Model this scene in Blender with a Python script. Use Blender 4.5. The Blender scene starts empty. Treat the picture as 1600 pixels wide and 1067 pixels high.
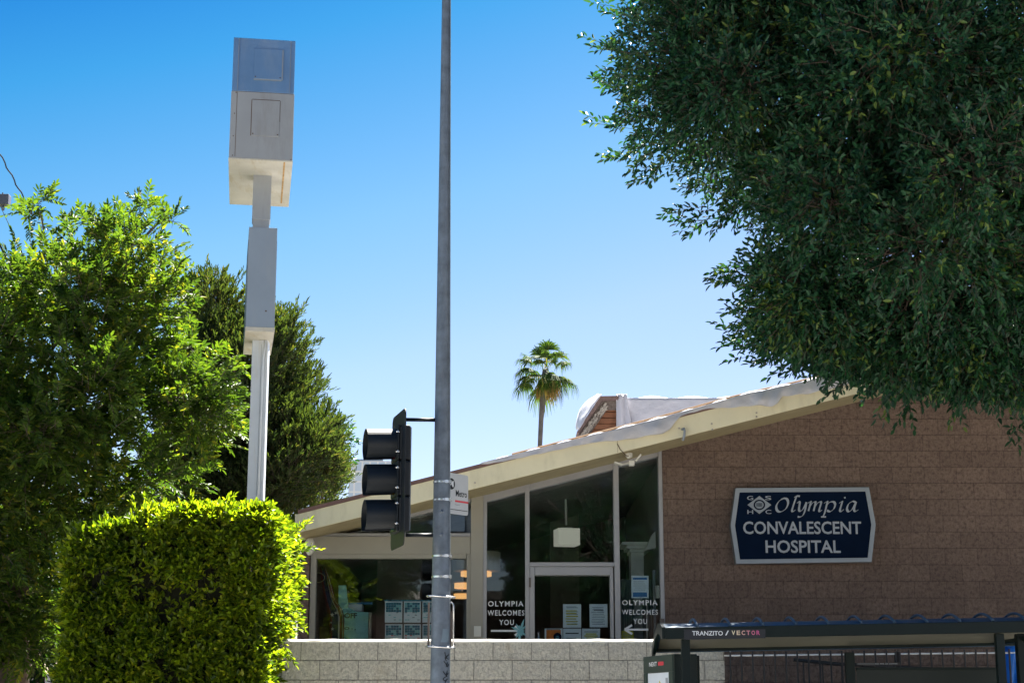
import bpy, bmesh, math, random
import numpy as np
from mathutils import Vector, noise as mnoise
R = math.radians
random.seed(7)
rng = np.random.default_rng(11)
SC = bpy.context.scene
COL = SC.collection

# ---------------------------------------------------------------- camera
F, CX, CY, EYE, PITCH = 2600.0, 800.0, 533.5, 1.6, R(12.5)
cam = bpy.data.cameras.new("Camera")
cam.sensor_width = 36.0
cam.lens = F / 1600.0 * 36.0
cam.clip_start = 0.1
cam.clip_end = 5000
camo = bpy.data.objects.new("Camera", cam)
camo.location = (0, 0, EYE)
camo.rotation_euler = (R(90) + PITCH, 0, 0)
COL.objects.link(camo)
SC.camera = camo

# ---------------------------------------------------------------- light
SUN_EL, SUN_AZ = R(56), R(24)          # azimuth: clockwise from +Y (towards +X)
w = bpy.data.worlds.new("World")
SC.world = w
w.use_nodes = True
nt = w.node_tree
bg = nt.nodes["Background"]
sky = nt.nodes.new("ShaderNodeTexSky")
sky.sky_type = 'NISHITA'
sky.sun_disc = False
sky.sun_elevation = SUN_EL
sky.sun_rotation = SUN_AZ
sky.altitude = 50
sky.air_density = 1.0
sky.dust_density = 0.3
sky.ozone_density = 3.0
def _vm(op, a, b_):
    n = nt.nodes.new("ShaderNodeVectorMath"); n.operation = op
    nt.links.new(a, n.inputs[0]); n.inputs[1].default_value = b_
    return n.outputs[0]
SKG, SKR = 1.42, 7.5                     # deeper, more saturated clear sky
c_ = _vm('MULTIPLY', sky.outputs[0], (1 / SKR,) * 3)
g_ = nt.nodes.new("ShaderNodeGamma"); nt.links.new(c_, g_.inputs[0]); g_.inputs[1].default_value = SKG
c_ = _vm('MULTIPLY', g_.outputs[0], (SKR * .80, SKR * 1.08, SKR * 1.0))
# the clear sky pales towards the horizon and towards the sun side
tcw = nt.nodes.new("ShaderNodeTexCoord")
dt = nt.nodes.new("ShaderNodeVectorMath"); dt.operation = 'DOT_PRODUCT'; dt.inputs[1].default_value = (-.25, 0, 1)
nt.links.new(tcw.outputs['Generated'], dt.inputs[0])
rp = nt.nodes.new("ShaderNodeValToRGB"); nt.links.new(dt.outputs['Value'], rp.inputs[0])
el_ = rp.color_ramp.elements
stops = [(0.0, (.66, .42, .44)), (.15, (.80, .445, .45)), (.22, (.80, .48, .46)), (.31, (.56, .49, .45)), (.42, (.17, .41, .45)), (.50, (.025, .27, .43)), (.8, (.35, .43, .5))]
el_[0].position, el_[0].color = stops[0][0], (*stops[0][1], 1)
el_[1].position, el_[1].color = stops[-1][0], (*stops[-1][1], 1)
for p_, k_ in stops[1:-1]: e_ = el_.new(p_); e_.color = (*k_, 1)
mu = nt.nodes.new("ShaderNodeVectorMath"); mu.operation = 'MULTIPLY'
nt.links.new(c_, mu.inputs[0]); nt.links.new(rp.outputs[0], mu.inputs[1])
nt.links.new(mu.outputs[0], bg.inputs[0])
bg.inputs[1].default_value = 0.066
sun = bpy.data.lights.new("Sun", 'SUN')
sun.energy = 5.0
sun.angle = R(0.5)
sun.color = (1.0, 0.95, 0.86)
suno = bpy.data.objects.new("Sun", sun)
d = Vector((math.sin(SUN_AZ) * math.cos(SUN_EL), math.cos(SUN_AZ) * math.cos(SUN_EL), math.sin(SUN_EL)))
suno.rotation_euler = d.to_track_quat('Z', 'Y').to_euler()
suno.location = (10, 30, 40)
COL.objects.link(suno)
SC.view_settings.view_transform = 'Standard'
SC.view_settings.look = 'None'
SC.view_settings.gamma = 1
SC.view_settings.exposure = 2.45
SC.cycles.max_bounces = 8
SC.cycles.transparent_max_bounces = 12
SC.cycles.use_denoising = True

# ---------------------------------------------------------------- helpers
CP, SP = math.cos(PITCH), math.sin(PITCH)
def P(px, py, Y):
    u = (px - CX) / F
    v = (CY - py) / F
    t = Y / (CP - v * SP)
    return Vector((t * u, Y, EYE + t * (SP + v * CP)))
def X(px, py, Y): return P(px, py, Y).x
def Z(py, Y): return P(800, py, Y).z

ORG = {}
def tag(o, label=None, cat=None, group=None, kind=None):
    if label: o['label'] = label
    if cat: o['category'] = cat
    if group: o['group'] = group
    if kind: o['kind'] = kind
    return o
def thing(name, label, cat, loc=(0, 0, 0), group=None):
    o = bpy.data.objects.new(name, None)
    o.empty_display_size = 0.2
    o.location = loc
    COL.objects.link(o)
    ORG[o.name] = Vector(loc)
    return tag(o, label, cat, group)

class MB:
    def __init__(s): s.v = []; s.f = []; s.mi = []; s.cur = 0
    def add(s, vs, fs):
        b = len(s.v)
        s.v += [tuple(q) for q in vs]
        for f in fs:
            s.f.append(tuple(b + i for i in f)); s.mi.append(s.cur)
        return s
    def box(s, x0, x1, y0, y1, z0, z1):
        vs = [(x, y, z) for z in (z0, z1) for y in (y0, y1) for x in (x0, x1)]
        return s.add(vs, [(0, 2, 3, 1), (4, 5, 7, 6), (0, 1, 5, 4), (2, 6, 7, 3), (0, 4, 6, 2), (1, 3, 7, 5)])
    def pbox(s, px0, px1, py0, py1, Ya, Yb):
        """box whose front face (at Ya) covers the given pixel rectangle"""
        pm = (py0 + py1) / 2
        return s.box(X(px0, pm, Ya), X(px1, pm, Ya), Ya, Yb, Z(py1, Ya), Z(py0, Ya))
    def prism(s, pts, y0, y1):
        """pts: (x,z) outline, counter-clockwise seen from the front"""
        n = len(pts)
        vs = [(x, y0, z) for x, z in pts] + [(x, y1, z) for x, z in pts]
        fs = [tuple(range(n)), tuple(range(2 * n - 1, n - 1, -1))]
        for i in range(n):
            j = (i + 1) % n
            fs.append((i, i + n, j + n, j))
        return s.add(vs, fs)
    def pprism(s, pp, Ya, Yb):
        return s.prism([(X(a, b, Ya), Z(b, Ya)) for a, b in pp], Ya, Yb)
    def obox(s, c, ax, ay, az, hx, hy, hz):
        c = Vector(c); ax = Vector(ax); ay = Vector(ay); az = Vector(az)
        vs = [c + ax * (hx * i) + ay * (hy * j) + az * (hz * k) for k in (-1, 1) for j in (-1, 1) for i in (-1, 1)]
        return s.add(vs, [(0, 2, 3, 1), (4, 5, 7, 6), (0, 1, 5, 4), (2, 6, 7, 3), (0, 4, 6, 2), (1, 3, 7, 5)])
    def tube(s, pts, rad, n=10, caps=True):
        pts = [Vector(p) for p in pts]
        if not isinstance(rad, (list, tuple)): rad = [rad] * len(pts)
        rings = []
        prev = None
        for i, p in enumerate(pts):
            t = (pts[min(i + 1, len(pts) - 1)] - pts[max(i - 1, 0)]).normalized()
            if prev is None:
                a = t.orthogonal().normalized()
            else:
                a = (prev - t * prev.dot(t)).normalized()
            prev = a
            b = t.cross(a)
            rings.append([p + (a * math.cos(2 * math.pi * k / n) + b * math.sin(2 * math.pi * k / n)) * rad[i] for k in range(n)])
        vs = [q for r in rings for q in r]
        fs = []
        for i in range(len(pts) - 1):
            for k in range(n):
                k2 = (k + 1) % n
                fs.append((i * n + k, i * n + k2, (i + 1) * n + k2, (i + 1) * n + k))
        if caps:
            fs.append(tuple(range(n - 1, -1, -1)))
            fs.append(tuple((len(pts) - 1) * n + k for k in range(n)))
        return s.add(vs, fs)
    def build(s, name, mat, parent=None, smooth=False, bevel=0, solid=0, seg=2):
        me = bpy.data.meshes.new(name)
        o0 = ORG.get(parent.name, Vector()) if parent else Vector()
        me.from_pydata([tuple(Vector(q) - o0) for q in s.v], [], s.f)
        mats = mat if isinstance(mat, (list, tuple)) else [mat]
        for m in mats: me.materials.append(m)
        if any(s.mi): me.polygons.foreach_set("material_index", s.mi)
        if smooth: me.polygons.foreach_set("use_smooth", [True] * len(me.polygons))
        me.update()
        ob = bpy.data.objects.new(name, me)
        COL.objects.link(ob)
        if parent: ob.parent = parent
        ORG[ob.name] = o0
        if solid:
            md = ob.modifiers.new("solid", 'SOLIDIFY'); md.thickness = solid; md.offset = 0
        if bevel:
            md = ob.modifiers.new("bevel", 'BEVEL'); md.width = bevel; md.segments = seg; md.limit_method = 'ANGLE'
            md.harden_normals = False
        return ob

# ---------------------------------------------------------------- materials
def nodes_of(name):
    m = bpy.data.materials.new(name)
    m.use_nodes = True
    t = m.node_tree
    return m, t, t.nodes["Principled BSDF"], t.nodes["Material Output"]
def N(t, kind, **kw):
    n = t.nodes.new(kind)
    for k, v in kw.items(): setattr(n, k, v)
    return n
def mixc(t, fac, a, b, blend='MIX'):
    n = N(t, "ShaderNodeMix", data_type='RGBA', blend_type=blend)
    for s, v in ((n.inputs[0], fac), (n.inputs[6], a), (n.inputs[7], b)):
        if hasattr(v, 'is_output'): t.links.new(v, s)
        elif isinstance(v, (int, float)): s.default_value = v
        else: s.default_value = (*v, 1)
    return n.outputs[2]
def ramp(t, val, a, b, c0=(0, 0, 0, 1), c1=(1, 1, 1, 1)):
    n = N(t, "ShaderNodeValToRGB")
    n.color_ramp.elements[0].position = a; n.color_ramp.elements[0].color = c0
    n.color_ramp.elements[1].position = b; n.color_ramp.elements[1].color = c1
    t.links.new(val, n.inputs[0])
    return n.outputs[0]
def noise(t, scale, detail=4, rough=0.6, vec=None, stretch=None):
    n = N(t, "ShaderNodeTexNoise")
    n.inputs['Scale'].default_value = scale; n.inputs['Detail'].default_value = detail
    n.inputs['Roughness'].default_value = rough
    if vec is None:
        vec = N(t, "ShaderNodeTexCoord").outputs['Object']
    if stretch:
        mp = N(t, "ShaderNodeMapping"); mp.inputs['Scale'].default_value = stretch
        t.links.new(vec, mp.inputs[0]); vec = mp.outputs[0]
    t.links.new(vec, n.inputs['Vector'])
    return n.outputs['Fac']
def bump(t, bsdf, h, strength=0.3, dist=0.01):
    b = N(t, "ShaderNodeBump")
    b.inputs['Strength'].default_value = strength; b.inputs['Distance'].default_value = dist
    t.links.new(h, b.inputs['Height']); t.links.new(b.outputs[0], bsdf.inputs['Normal'])
def mat(name, col, rough=0.6, metal=0.0, var=0.12, scale=6, stain=None, stain_amt=0.5, streak=None, bmp=0.15, spec=0.5, fine=60):
    """painted or plain surface with uneven tone, fine grain and optional stains"""
    m, t, b, o = nodes_of(name)
    dark = tuple(c * (1 - var) for c in col); lite = tuple(min(1, c * (1 + var)) for c in col)
    c = mixc(t, ramp(t, noise(t, scale), .3, .7), dark, lite)
    if stain:
        c = mixc(t, mixc(t, stain_amt, (0, 0, 0), ramp(t, noise(t, scale * 1.7, 6, .7, stretch=streak or (1, 1, 1)), .52, .72)), c, stain)
    t.links.new(c, b.inputs['Base Color'])
    b.inputs['Roughness'].default_value = rough; b.inputs['Metallic'].default_value = metal
    b.inputs['Specular IOR Level'].default_value = spec
    if bmp: bump(t, b, noise(t, fine, 3), bmp, 0.004)
    return m
def glow(name, col, strength):
    m, t, b, o = nodes_of(name)
    b.inputs['Base Color'].default_value = (*col, 1)
    b.inputs['Emission Color'].default_value = (*col, 1)
    b.inputs['Emission Strength'].default_value = strength
    return m
def leafmat(name, c1, c2, c3, trans, rough=0.45, tr_gain=1.5, spec=0.4, odd=0.94):
    """leaf: random tone per leaf, part of the light passing through"""
    m, t, b, o = nodes_of(name)
    g = N(t, "ShaderNodeNewGeometry")
    r = N(t, "ShaderNodeValToRGB")
    e = r.color_ramp.elements
    e[0].position = 0; e[0].color = (*c1, 1); e[1].position = 0.8; e[1].color = (*c2, 1)
    x = e.new(min(.99, odd)); x.color = (*c2, 1); y = e.new(min(.999, odd + .06)); y.color = (*c3, 1)
    ns_ = noise(t, 1.3, 2, .5)
    md_ = N(t, "ShaderNodeMath", operation='MULTIPLY_ADD'); md_.inputs[1].default_value = 1.1; md_.inputs[2].default_value = -.55
    t.links.new(ns_, md_.inputs[0])
    mg_ = N(t, "ShaderNodeMath", operation='ADD'); mg_.use_clamp = True
    t.links.new(g.outputs['Random Per Island'], mg_.inputs[0]); t.links.new(md_.outputs[0], mg_.inputs[1])
    t.links.new(mg_.outputs[0], r.inputs[0])
    t.links.new(r.outputs[0], b.inputs['Base Color'])
    b.inputs['Roughness'].default_value = rough
    b.inputs['Specular IOR Level'].default_value = spec
    tr = N(t, "ShaderNodeBsdfTranslucent")
    tc = mixc(t, 1.0, r.outputs[0], (tr_gain * 1.0, tr_gain * .98, .25 * tr_gain), 'MULTIPLY')
    t.links.new(tc, tr.inputs[0])
    mx = N(t, "ShaderNodeMixShader"); mx.inputs[0].default_value = trans
    t.links.new(b.outputs[0], mx.inputs[1]); t.links.new(tr.outputs[0], mx.inputs[2])
    t.links.new(mx.outputs[0], o.inputs[0])
    return m
def blockmat(name, c1, c2, mortar, x0, z0, bw, rh, msize, speck, speck_amt, bmp, rockscale, msmooth=0.3, stain=None):
    """split-face concrete block laid in running bond"""
    m, t, b, o = nodes_of(name)
    tc = N(t, "ShaderNodeTexCoord")
    sx = N(t, "ShaderNodeSeparateXYZ"); t.links.new(tc.outputs['Object'], sx.inputs[0])
    ax = N(t, "ShaderNodeMath", operation='ADD'); ax.inputs[1].default_value = -x0 + 100 * bw
    ay = N(t, "ShaderNodeMath", operation='ADD'); ay.inputs[1].default_value = -z0 + 100 * rh
    wob = noise(t, 9, 3, .5)
    wm = N(t, "ShaderNodeMath", operation='MULTIPLY_ADD'); wm.inputs[1].default_value = .012; wm.inputs[2].default_value = -.006
    t.links.new(wob, wm.inputs[0])
    adx = N(t, "ShaderNodeMath", operation='ADD'); ady = N(t, "ShaderNodeMath", operation='ADD')
    t.links.new(sx.outputs[0], ax.inputs[0]); t.links.new(sx.outputs[2], ay.inputs[0])
    t.links.new(ax.outputs[0], adx.inputs[0]); t.links.new(wm.outputs[0], adx.inputs[1])
    t.links.new(ay.outputs[0], ady.inputs[0]); t.links.new(wm.outputs[0], ady.inputs[1])
    cb = N(t, "ShaderNodeCombineXYZ"); t.links.new(adx.outputs[0], cb.inputs[0]); t.links.new(ady.outputs[0], cb.inputs[1])
    br = N(t, "ShaderNodeTexBrick"); br.offset = .5
    t.links.new(cb.outputs[0], br.inputs['Vector'])
    for k, v in (('Scale', 1), ('Mortar Size', msize), ('Mortar Smooth', msmooth), ('Bias', 0), ('Brick Width', bw), ('Row Height', rh)):
        br.inputs[k].default_value = v
    br.inputs['Color1'].default_value = (*c1, 1); br.inputs['Color2'].default_value = (*c2, 1); br.inputs['Mortar'].default_value = (*mortar, 1)
    rock = noise(t, rockscale, 8, .72)
    c = mixc(t, mixc(t, speck_amt, (0, 0, 0), ramp(t, rock, .46, .66)), br.outputs[0], speck)
    grain = noise(t, 46, 3, .75, stretch=(1, 1, .55))
    c = mixc(t, mixc(t, .42, (0, 0, 0), ramp(t, grain, .50, .60)), c, mixc(t, 1, c, (.52, .50, .50), 'MULTIPLY'))
    c = mixc(t, mixc(t, .30, (0, 0, 0), ramp(t, grain, .36, .46, (1, 1, 1, 1), (0, 0, 0, 1))), c, mixc(t, 1, c, (1.35, 1.34, 1.32), 'MULTIPLY'))
    big = ramp(t, noise(t, 1.1, 5, .6), .35, .7)
    c = mixc(t, mixc(t, .35, (0, 0, 0), big), c, mixc(t, 1, c, (.72, .72, .74), 'MULTIPLY'))
    if stain:
        c = mixc(t, mixc(t, .55, (0, 0, 0), ramp(t, noise(t, 2.6, 6, .7, stretch=(1, 1, .6)), .56, .72)), c, stain)
    t.links.new(c, b.inputs['Base Color'])
    b.inputs['Roughness'].default_value = .95; b.inputs['Specular IOR Level'].default_value = .15
    inv = N(t, "ShaderNodeMath", operation='MULTIPLY_ADD'); inv.inputs[1].default_value = -1.2
    t.links.new(br.outputs['Fac'], inv.inputs[0]); t.links.new(rock, inv.inputs[2])
    bump(t, b, inv.outputs[0], bmp, .07)
    return m
def glassmat(name, tint=(.86, .9, .9), ior=1.5, extra=0.0):
    m, t, b, o = nodes_of(name)
    t.nodes.remove(b)
    tr = N(t, "ShaderNodeBsdfTransparent"); tr.inputs[0].default_value = (*tint, 1)
    gl = N(t, "ShaderNodeBsdfGlossy"); gl.inputs['Roughness'].default_value = 0.01
    gl.inputs[0].default_value = (.9, .95, 1, 1)
    fr = N(t, "ShaderNodeFresnel"); fr.inputs[0].default_value = ior
    mx = N(t, "ShaderNodeMixShader")
    if extra:
        ad = N(t, "ShaderNodeMath", operation='ADD'); ad.inputs[1].default_value = extra
        t.links.new(fr.outputs[0], ad.inputs[0]); t.links.new(ad.outputs[0], mx.inputs[0])
    else:
        t.links.new(fr.outputs[0], mx.inputs[0])
    t.links.new(tr.outputs[0], mx.inputs[1]); t.links.new(gl.outputs[0], mx.inputs[2])
    t.links.new(mx.outputs[0], o.inputs[0])
    return m

YW = 17.9           # white block wall, front face
YB = 20.85          # facade, front face of the brown block wall
YG = 20.97          # glass plane
YF = 20.0           # fascia
FLOOR = Z(1146, YB)

M = {}
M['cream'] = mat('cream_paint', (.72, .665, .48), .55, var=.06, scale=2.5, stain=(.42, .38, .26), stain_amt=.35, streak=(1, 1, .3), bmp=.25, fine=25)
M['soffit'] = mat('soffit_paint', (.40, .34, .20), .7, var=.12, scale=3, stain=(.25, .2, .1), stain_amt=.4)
M['trim'] = mat('oxide_drip_edge', (.16, .085, .075), .6, var=.2, scale=5)
M['roofing'] = mat('roof_felt', (.30, .28, .26), .9)
M['frame'] = mat('aluminium_frame', (.33, .33, .345), .38, metal=.35, var=.05, scale=3, bmp=.05)
M['beam'] = mat('beige_panel', (.31, .295, .255), .6, var=.05, scale=2, stain=(.3, .28, .24), stain_amt=.3)
M['brown'] = blockmat('brown_split_block', (.275, .200, .165), (.225, .163, .136), (.155, .112, .093),
                      X(1092, 742, YB), Z(729.3, YB), .4064, .2045, .004, (.10, .068, .058), .7, 1.0, 20)
M['white'] = blockmat('white_split_block', (.86, .825, .71), (.79, .755, .65), (.38, .355, .30),
                      X(500.4, 1015, YW), Z(1031, YW), .4064, .2045, .0045, (.56, .53, .45), .7, 1.2, 17, stain=(.42, .33, .20))
M['cap'] = mat('wall_cap_mortar', (.72, .70, .64), .9, var=.12, scale=12, bmp=.5, fine=30)
M['galv'] = mat('galvanised_steel', (.125, .155, .195), .5, metal=.35, var=.28, scale=9, stain=(.20, .22, .25), stain_amt=.5, streak=(1, 1, .15), bmp=.1)
M['steel'] = mat('stainless_band', (.72, .72, .72), .25, metal=.9, var=.05)
M['darksteel'] = mat('dark_clamp', (.12, .10, .09), .5, metal=.5)
M['black'] = mat('black_polycarbonate', (.006, .010, .015), .5, var=.2, scale=8, spec=.35)
M['blackin'] = mat('visor_inside', (.010, .010, .011), .8)
M['lens_r'] = mat('dark_red_lens', (.06, .006, .006), .25)
M['lens_y'] = mat('dark_amber_lens', (.07, .035, .004), .25)
M['lens_g'] = mat('dark_green_lens', (.006, .04, .03), .25)
M['signgrey'] = mat('sign_cabinet_grey', (.30, .32, .345), .5, metal=.1, var=.08, scale=1.6, stain=(.20, .19, .18), stain_amt=.45, streak=(2, 2, .35), bmp=.05)
M['signblue'] = mat('sign_cabinet_blue', (.15, .27, .45), .35, metal=.35, var=.1, scale=1.5, stain=(.33, .38, .45), stain_amt=.3, streak=(1.5, 1.5, .4), bmp=.05)
M['signwhite'] = mat('sign_underside_white', (.50, .485, .43), .6, var=.12, scale=2.5, stain=(.36, .28, .14), stain_amt=.5, streak=(2.5, .5, 1), bmp=.05)
M['postwhite'] = mat('post_white_paint', (.52, .57, .63), .5, var=.06, scale=2, stain=(.45, .38, .26), stain_amt=.4, streak=(3, 3, .25), bmp=.05)
M['seam'] = mat('rust_seam', (.10, .06, .04), .9)
M['tarp'] = mat('white_tarpaulin', (.50, .495, .54), .5, var=.05, scale=3, bmp=.2, fine=14)
_t = M['tarp'].node_tree
for _n in _t.nodes:
    if _n.type == 'BUMP': _n.inputs['Distance'].default_value = .05; _n.inputs['Strength'].default_value = .45
    if _n.type == 'TEX_NOISE' and abs(_n.inputs['Scale'].default_value - 14) < .1: _n.inputs['Scale'].default_value = 6
M['wood'] = mat('red_brown_planks', (.30, .125, .06), .7, var=.35, scale=5, bmp=.3, stain=(.16, .07, .04), streak=(.6, 1, 6))
M['weather'] = mat('peeling_grey_wood', (.40, .36, .31), .9, var=.3, scale=18, stain=(.12, .09, .07), stain_amt=.85, streak=(1, 1, .6), bmp=.6)
M['navy'] = mat('navy_sign_face', (.003, .009, .026), .6, spec=.03, var=.15, scale=3, bmp=.02)
M['silver'] = mat('silver_sign_trim', (.27, .305, .35), .45, metal=.2, var=.06)
M['signletter'] = mat('pale_sign_lettering', (.31, .34, .39), .6, var=.05)
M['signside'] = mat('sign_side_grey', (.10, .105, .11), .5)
M['decal'] = mat('white_vinyl', (.80, .82, .84), .6, var=.02, bmp=0)
M['paper'] = mat('white_paper', (.70, .76, .84), .8, var=.02, bmp=0)
M['ink'] = mat('grey_print', (.25, .28, .32), .8, bmp=0)
M['inkblue'] = mat('blue_print', (.03, .16, .42), .7, bmp=0)
M['yellow'] = mat('yellow_highlight', (.62, .55, .05), .8, bmp=0)
M['orange'] = mat('orange_print', (.72, .20, .03), .7, var=.25, scale=20, bmp=0)
M['teal'] = mat('teal_board', (.22, .50, .55), .7, var=.1, scale=6, bmp=0)
M['tealdark'] = mat('teal_photo_print', (.03, .16, .24), .7, var=.6, scale=40, bmp=0)
M['green'] = mat('shelter_green', (.004, .012, .012), .45, metal=0, var=.12, scale=5, bmp=.05, spec=.22)
M['greenlight'] = mat('ad_case_green', (.022, .042, .034), .45, var=.1, bmp=.03)
M['roofblue'] = mat('shelter_roof_metal', (.055, .105, .165), .6, metal=.1, var=.12, scale=7, bmp=.05)
M['ceiling_panel'] = mat('shelter_ceiling', (.17, .165, .125), .28, var=.1, scale=2, bmp=.05)
M['iron'] = mat('black_iron', (.018, .018, .020), .45, var=.2)
M['iron_sunlit'] = mat('sunlit_rail_tone', (.80, .80, .78), .5, var=.1)  # top rail coloured near white to stand for sunlight along it
M['red'] = mat('red_print', (.65, .05, .07), .6, bmp=0)
M['white_plastic'] = mat('white_plastic', (.68, .67, .62), .45, var=.05)
M['bark'] = mat('grey_bark', (.13, .10, .08), .95, var=.4, scale=14, bmp=.9, fine=24)
M['barkdark'] = mat('dark_bark', (.07, .05, .04), .95, var=.4, scale=14, bmp=.9, fine=24)
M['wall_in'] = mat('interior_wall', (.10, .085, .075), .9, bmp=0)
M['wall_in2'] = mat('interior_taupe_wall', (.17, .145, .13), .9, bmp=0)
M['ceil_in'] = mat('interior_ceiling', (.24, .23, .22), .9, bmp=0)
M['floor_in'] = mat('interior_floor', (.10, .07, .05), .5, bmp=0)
M['cornice'] = mat('white_cornice', (.62, .62, .60), .6, bmp=0)
M['curtain'] = mat('grey_green_curtain', (.24, .28, .27), .9, var=.1, bmp=0)
M['amber'] = glow('amber_lamp_glow', (1.0, .50, .17), .19)
M['shade'] = mat('beige_lampshade', (.42, .36, .28), .8, bmp=0)
M['pendant'] = glow('lit_white_shade', (.55, .52, .44), .10)
M['glass'] = glassmat('window_glass')

# foliage
M['leaf_hedge'] = leafmat('hedge_leaf', (.028, .062, .006), (.165, .225, .012), (.28, .30, .02), .55, .40, 2.3, odd=.88)
M['leaf_left'] = leafmat('bright_tree_leaf', (.026, .065, .016), (.085, .145, .022), (.20, .22, .03), .45, .5, 1.7, .25)
M['leaf_right'] = leafmat('glossy_dark_leaf', (.005, .030, .020), (.024, .088, .040), (.11, .17, .04), .28, .42, 1.9, .35)
M['leaf_con'] = leafmat('juniper_spray', (.022, .044, .022), (.065, .095, .032), (.12, .12, .05), .33, .7, 1.7, .2)
M['leaf_palm'] = leafmat('palm_frond', (.02, .05, .015), (.06, .11, .025), (.16, .14, .05), .35, .7, 1.8, .15)
M['leaf_dead'] = leafmat('dry_frond', (.20, .13, .06), (.32, .22, .10), (.4, .3, .16), .3, .8, 1.2, .1)
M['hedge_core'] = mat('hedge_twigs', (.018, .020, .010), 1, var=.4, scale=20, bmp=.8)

# ---------------------------------------------------------------- leaf machinery
def mesh_np(name, V, faces4, mi, mats, parent):
    me = bpy.data.meshes.new(name)
    nv, nf = len(V), len(faces4)
    me.vertices.add(nv); me.loops.add(nf * 4); me.polygons.add(nf)
    o0 = ORG.get(parent.name, Vector()) if parent else Vector()
    me.vertices.foreach_set("co", (V - np.array(o0)).astype(np.float32).ravel())
    me.loops.foreach_set("vertex_index", faces4.astype(np.int32).ravel())
    me.polygons.foreach_set("loop_start", np.arange(0, nf * 4, 4, dtype=np.int32))
    try: me.polygons.foreach_set("loop_total", np.full(nf, 4, np.int32))
    except Exception: pass
    for m in mats: me.materials.append(m)
    if mi is not None: me.polygons.foreach_set("material_index", mi.astype(np.int32))
    me.update(calc_edges=True); me.validate()
    ob = bpy.data.objects.new(name, me)
    COL.objects.link(ob)
    if parent: ob.parent = parent
    ORG[ob.name] = o0
    return ob
def nrm(a): return a / (np.linalg.norm(a, axis=-1, keepdims=True) + 1e-9)
def leaf_arrays(Pb, A, L, W, fold=.22, upn=None, roll=.7):
    n = len(Pb)
    A = nrm(A)
    up = np.array([0, 0, 1.0]) + rng.normal(0, roll, (n, 3)) if upn is None else upn
    S = nrm(np.cross(A, up)); Nn = np.cross(S, A)
    L = L[:, None]; W = W[:, None]
    V = np.empty((n, 6, 3))
    V[:, 0] = Pb
    V[:, 1] = Pb + A * L * .34 + S * W * .5 + Nn * W * fold
    V[:, 2] = Pb + A * L * .74 + S * W * .36 + Nn * W * fold * .5
    V[:, 3] = Pb + A * L - Nn * L * .10
    V[:, 4] = Pb + A * L * .74 - S * W * .36 + Nn * W * fold * .5
    V[:, 5] = Pb + A * L * .34 - S * W * .5 + Nn * W * fold
    b = (np.arange(n) * 6)[:, None]
    Fq = np.concatenate([b + np.array([0, 3, 2, 1]), b + np.array([0, 5, 4, 3])], 1).reshape(-1, 4)
    return V.reshape(-1, 3), Fq
def sprig_leaves(B, D, k, Ls, leafL, leafW, tilt, droop, flat=False, jitter=.2, stem=True, rollv=.7):
    """B base points, D directions: each grows a stem with k leaves"""
    n = len(B); D = nrm(D)
    r = rng.normal(size=(n, 3)); 
    if flat: r = np.array([0, 0, 1.0]) + rng.normal(0, .45, (n, 3))
    Sx = nrm(np.cross(D, r)); Zx = np.cross(Sx, D)
    ls = Ls * rng.uniform(.7, 1.25, n)
    PB = []; AA = []; LL = []; WW = []; UU = []
    for i in range(k):
        tt = (i + 1) / k
        pos = B + D * (ls * tt)[:, None] + np.array([0, 0, -1.0]) * (ls * tt * tt * .18)[:, None]
        if i == k - 1: a = D.copy()
        else:
            if flat: ph = 0 if i % 2 else math.pi
            else: ph = i * 2.4
            side = Sx * math.cos(ph) + Zx * math.sin(ph)
            tl = tilt * (1.1 - .4 * tt)
            a = D * math.cos(tl) + side * math.sin(tl)
        a = a + rng.normal(0, jitter, (n, 3)) + np.array([0, 0, -droop])
        PB.append(pos); AA.append(a)
        LL.append(leafL * rng.uniform(.75, 1.2, n)); WW.append(leafW * rng.uniform(.75, 1.2, n))
        UU.append(Zx + rng.normal(0, .35, (n, 3)) if flat else np.array([0, 0, 1.0]) + rng.normal(0, rollv, (n, 3)))
    V, Fq = leaf_arrays(np.concatenate(PB), np.concatenate(AA), np.concatenate(LL), np.concatenate(WW), upn=np.concatenate(UU))
    mi = np.zeros(len(Fq))
    if stem:
        w = .0035
        e = B + D * ls[:, None] + np.array([0, 0, -1.0]) * (ls * .18)[:, None]
        b0 = B - D * .12
        sv = np.stack([b0 - Sx * w, b0 + Sx * w, e + Sx * w * .5, e - Sx * w * .5], 1).reshape(-1, 3)
        sf = np.arange(n * 4).reshape(-1, 4) + len(V)
        V = np.concatenate([V, sv]); Fq = np.concatenate([Fq, sf]); mi = np.concatenate([mi, np.ones(n)])
    return V, Fq, mi
def in_poly(pts, poly):
    x, y = pts[:, 0], pts[:, 1]; ins = np.zeros(len(pts), bool)
    n = len(poly)
    for i in range(n):
        x1, y1 = poly[i]; x2, y2 = poly[(i + 1) % n]
        c = ((y1 > y) != (y2 > y)) & (x < (x2 - x1) * (y - y1) / ((y2 - y1) or 1e-9) + x1)
        ins ^= c
    return ins
def edge_dist(pts, poly):
    dm = np.full(len(pts), 1e9); n = len(poly)
    for i in range(n):
        a = np.array(poly[i], float); b = np.array(poly[(i + 1) % n], float)
        ab = b - a; t = np.clip(((pts - a) @ ab) / (ab @ ab), 0, 1)
        dm = np.minimum(dm, np.linalg.norm(pts - (a + t[:, None] * ab), axis=1))
    return dm
def PN(px, py, Y):
    u = (px - CX) / F; v = (CY - py) / F; t = Y / (CP - v * SP)
    return np.stack([t * u, Y, EYE + t * (SP + v * CP)], 1)
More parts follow.
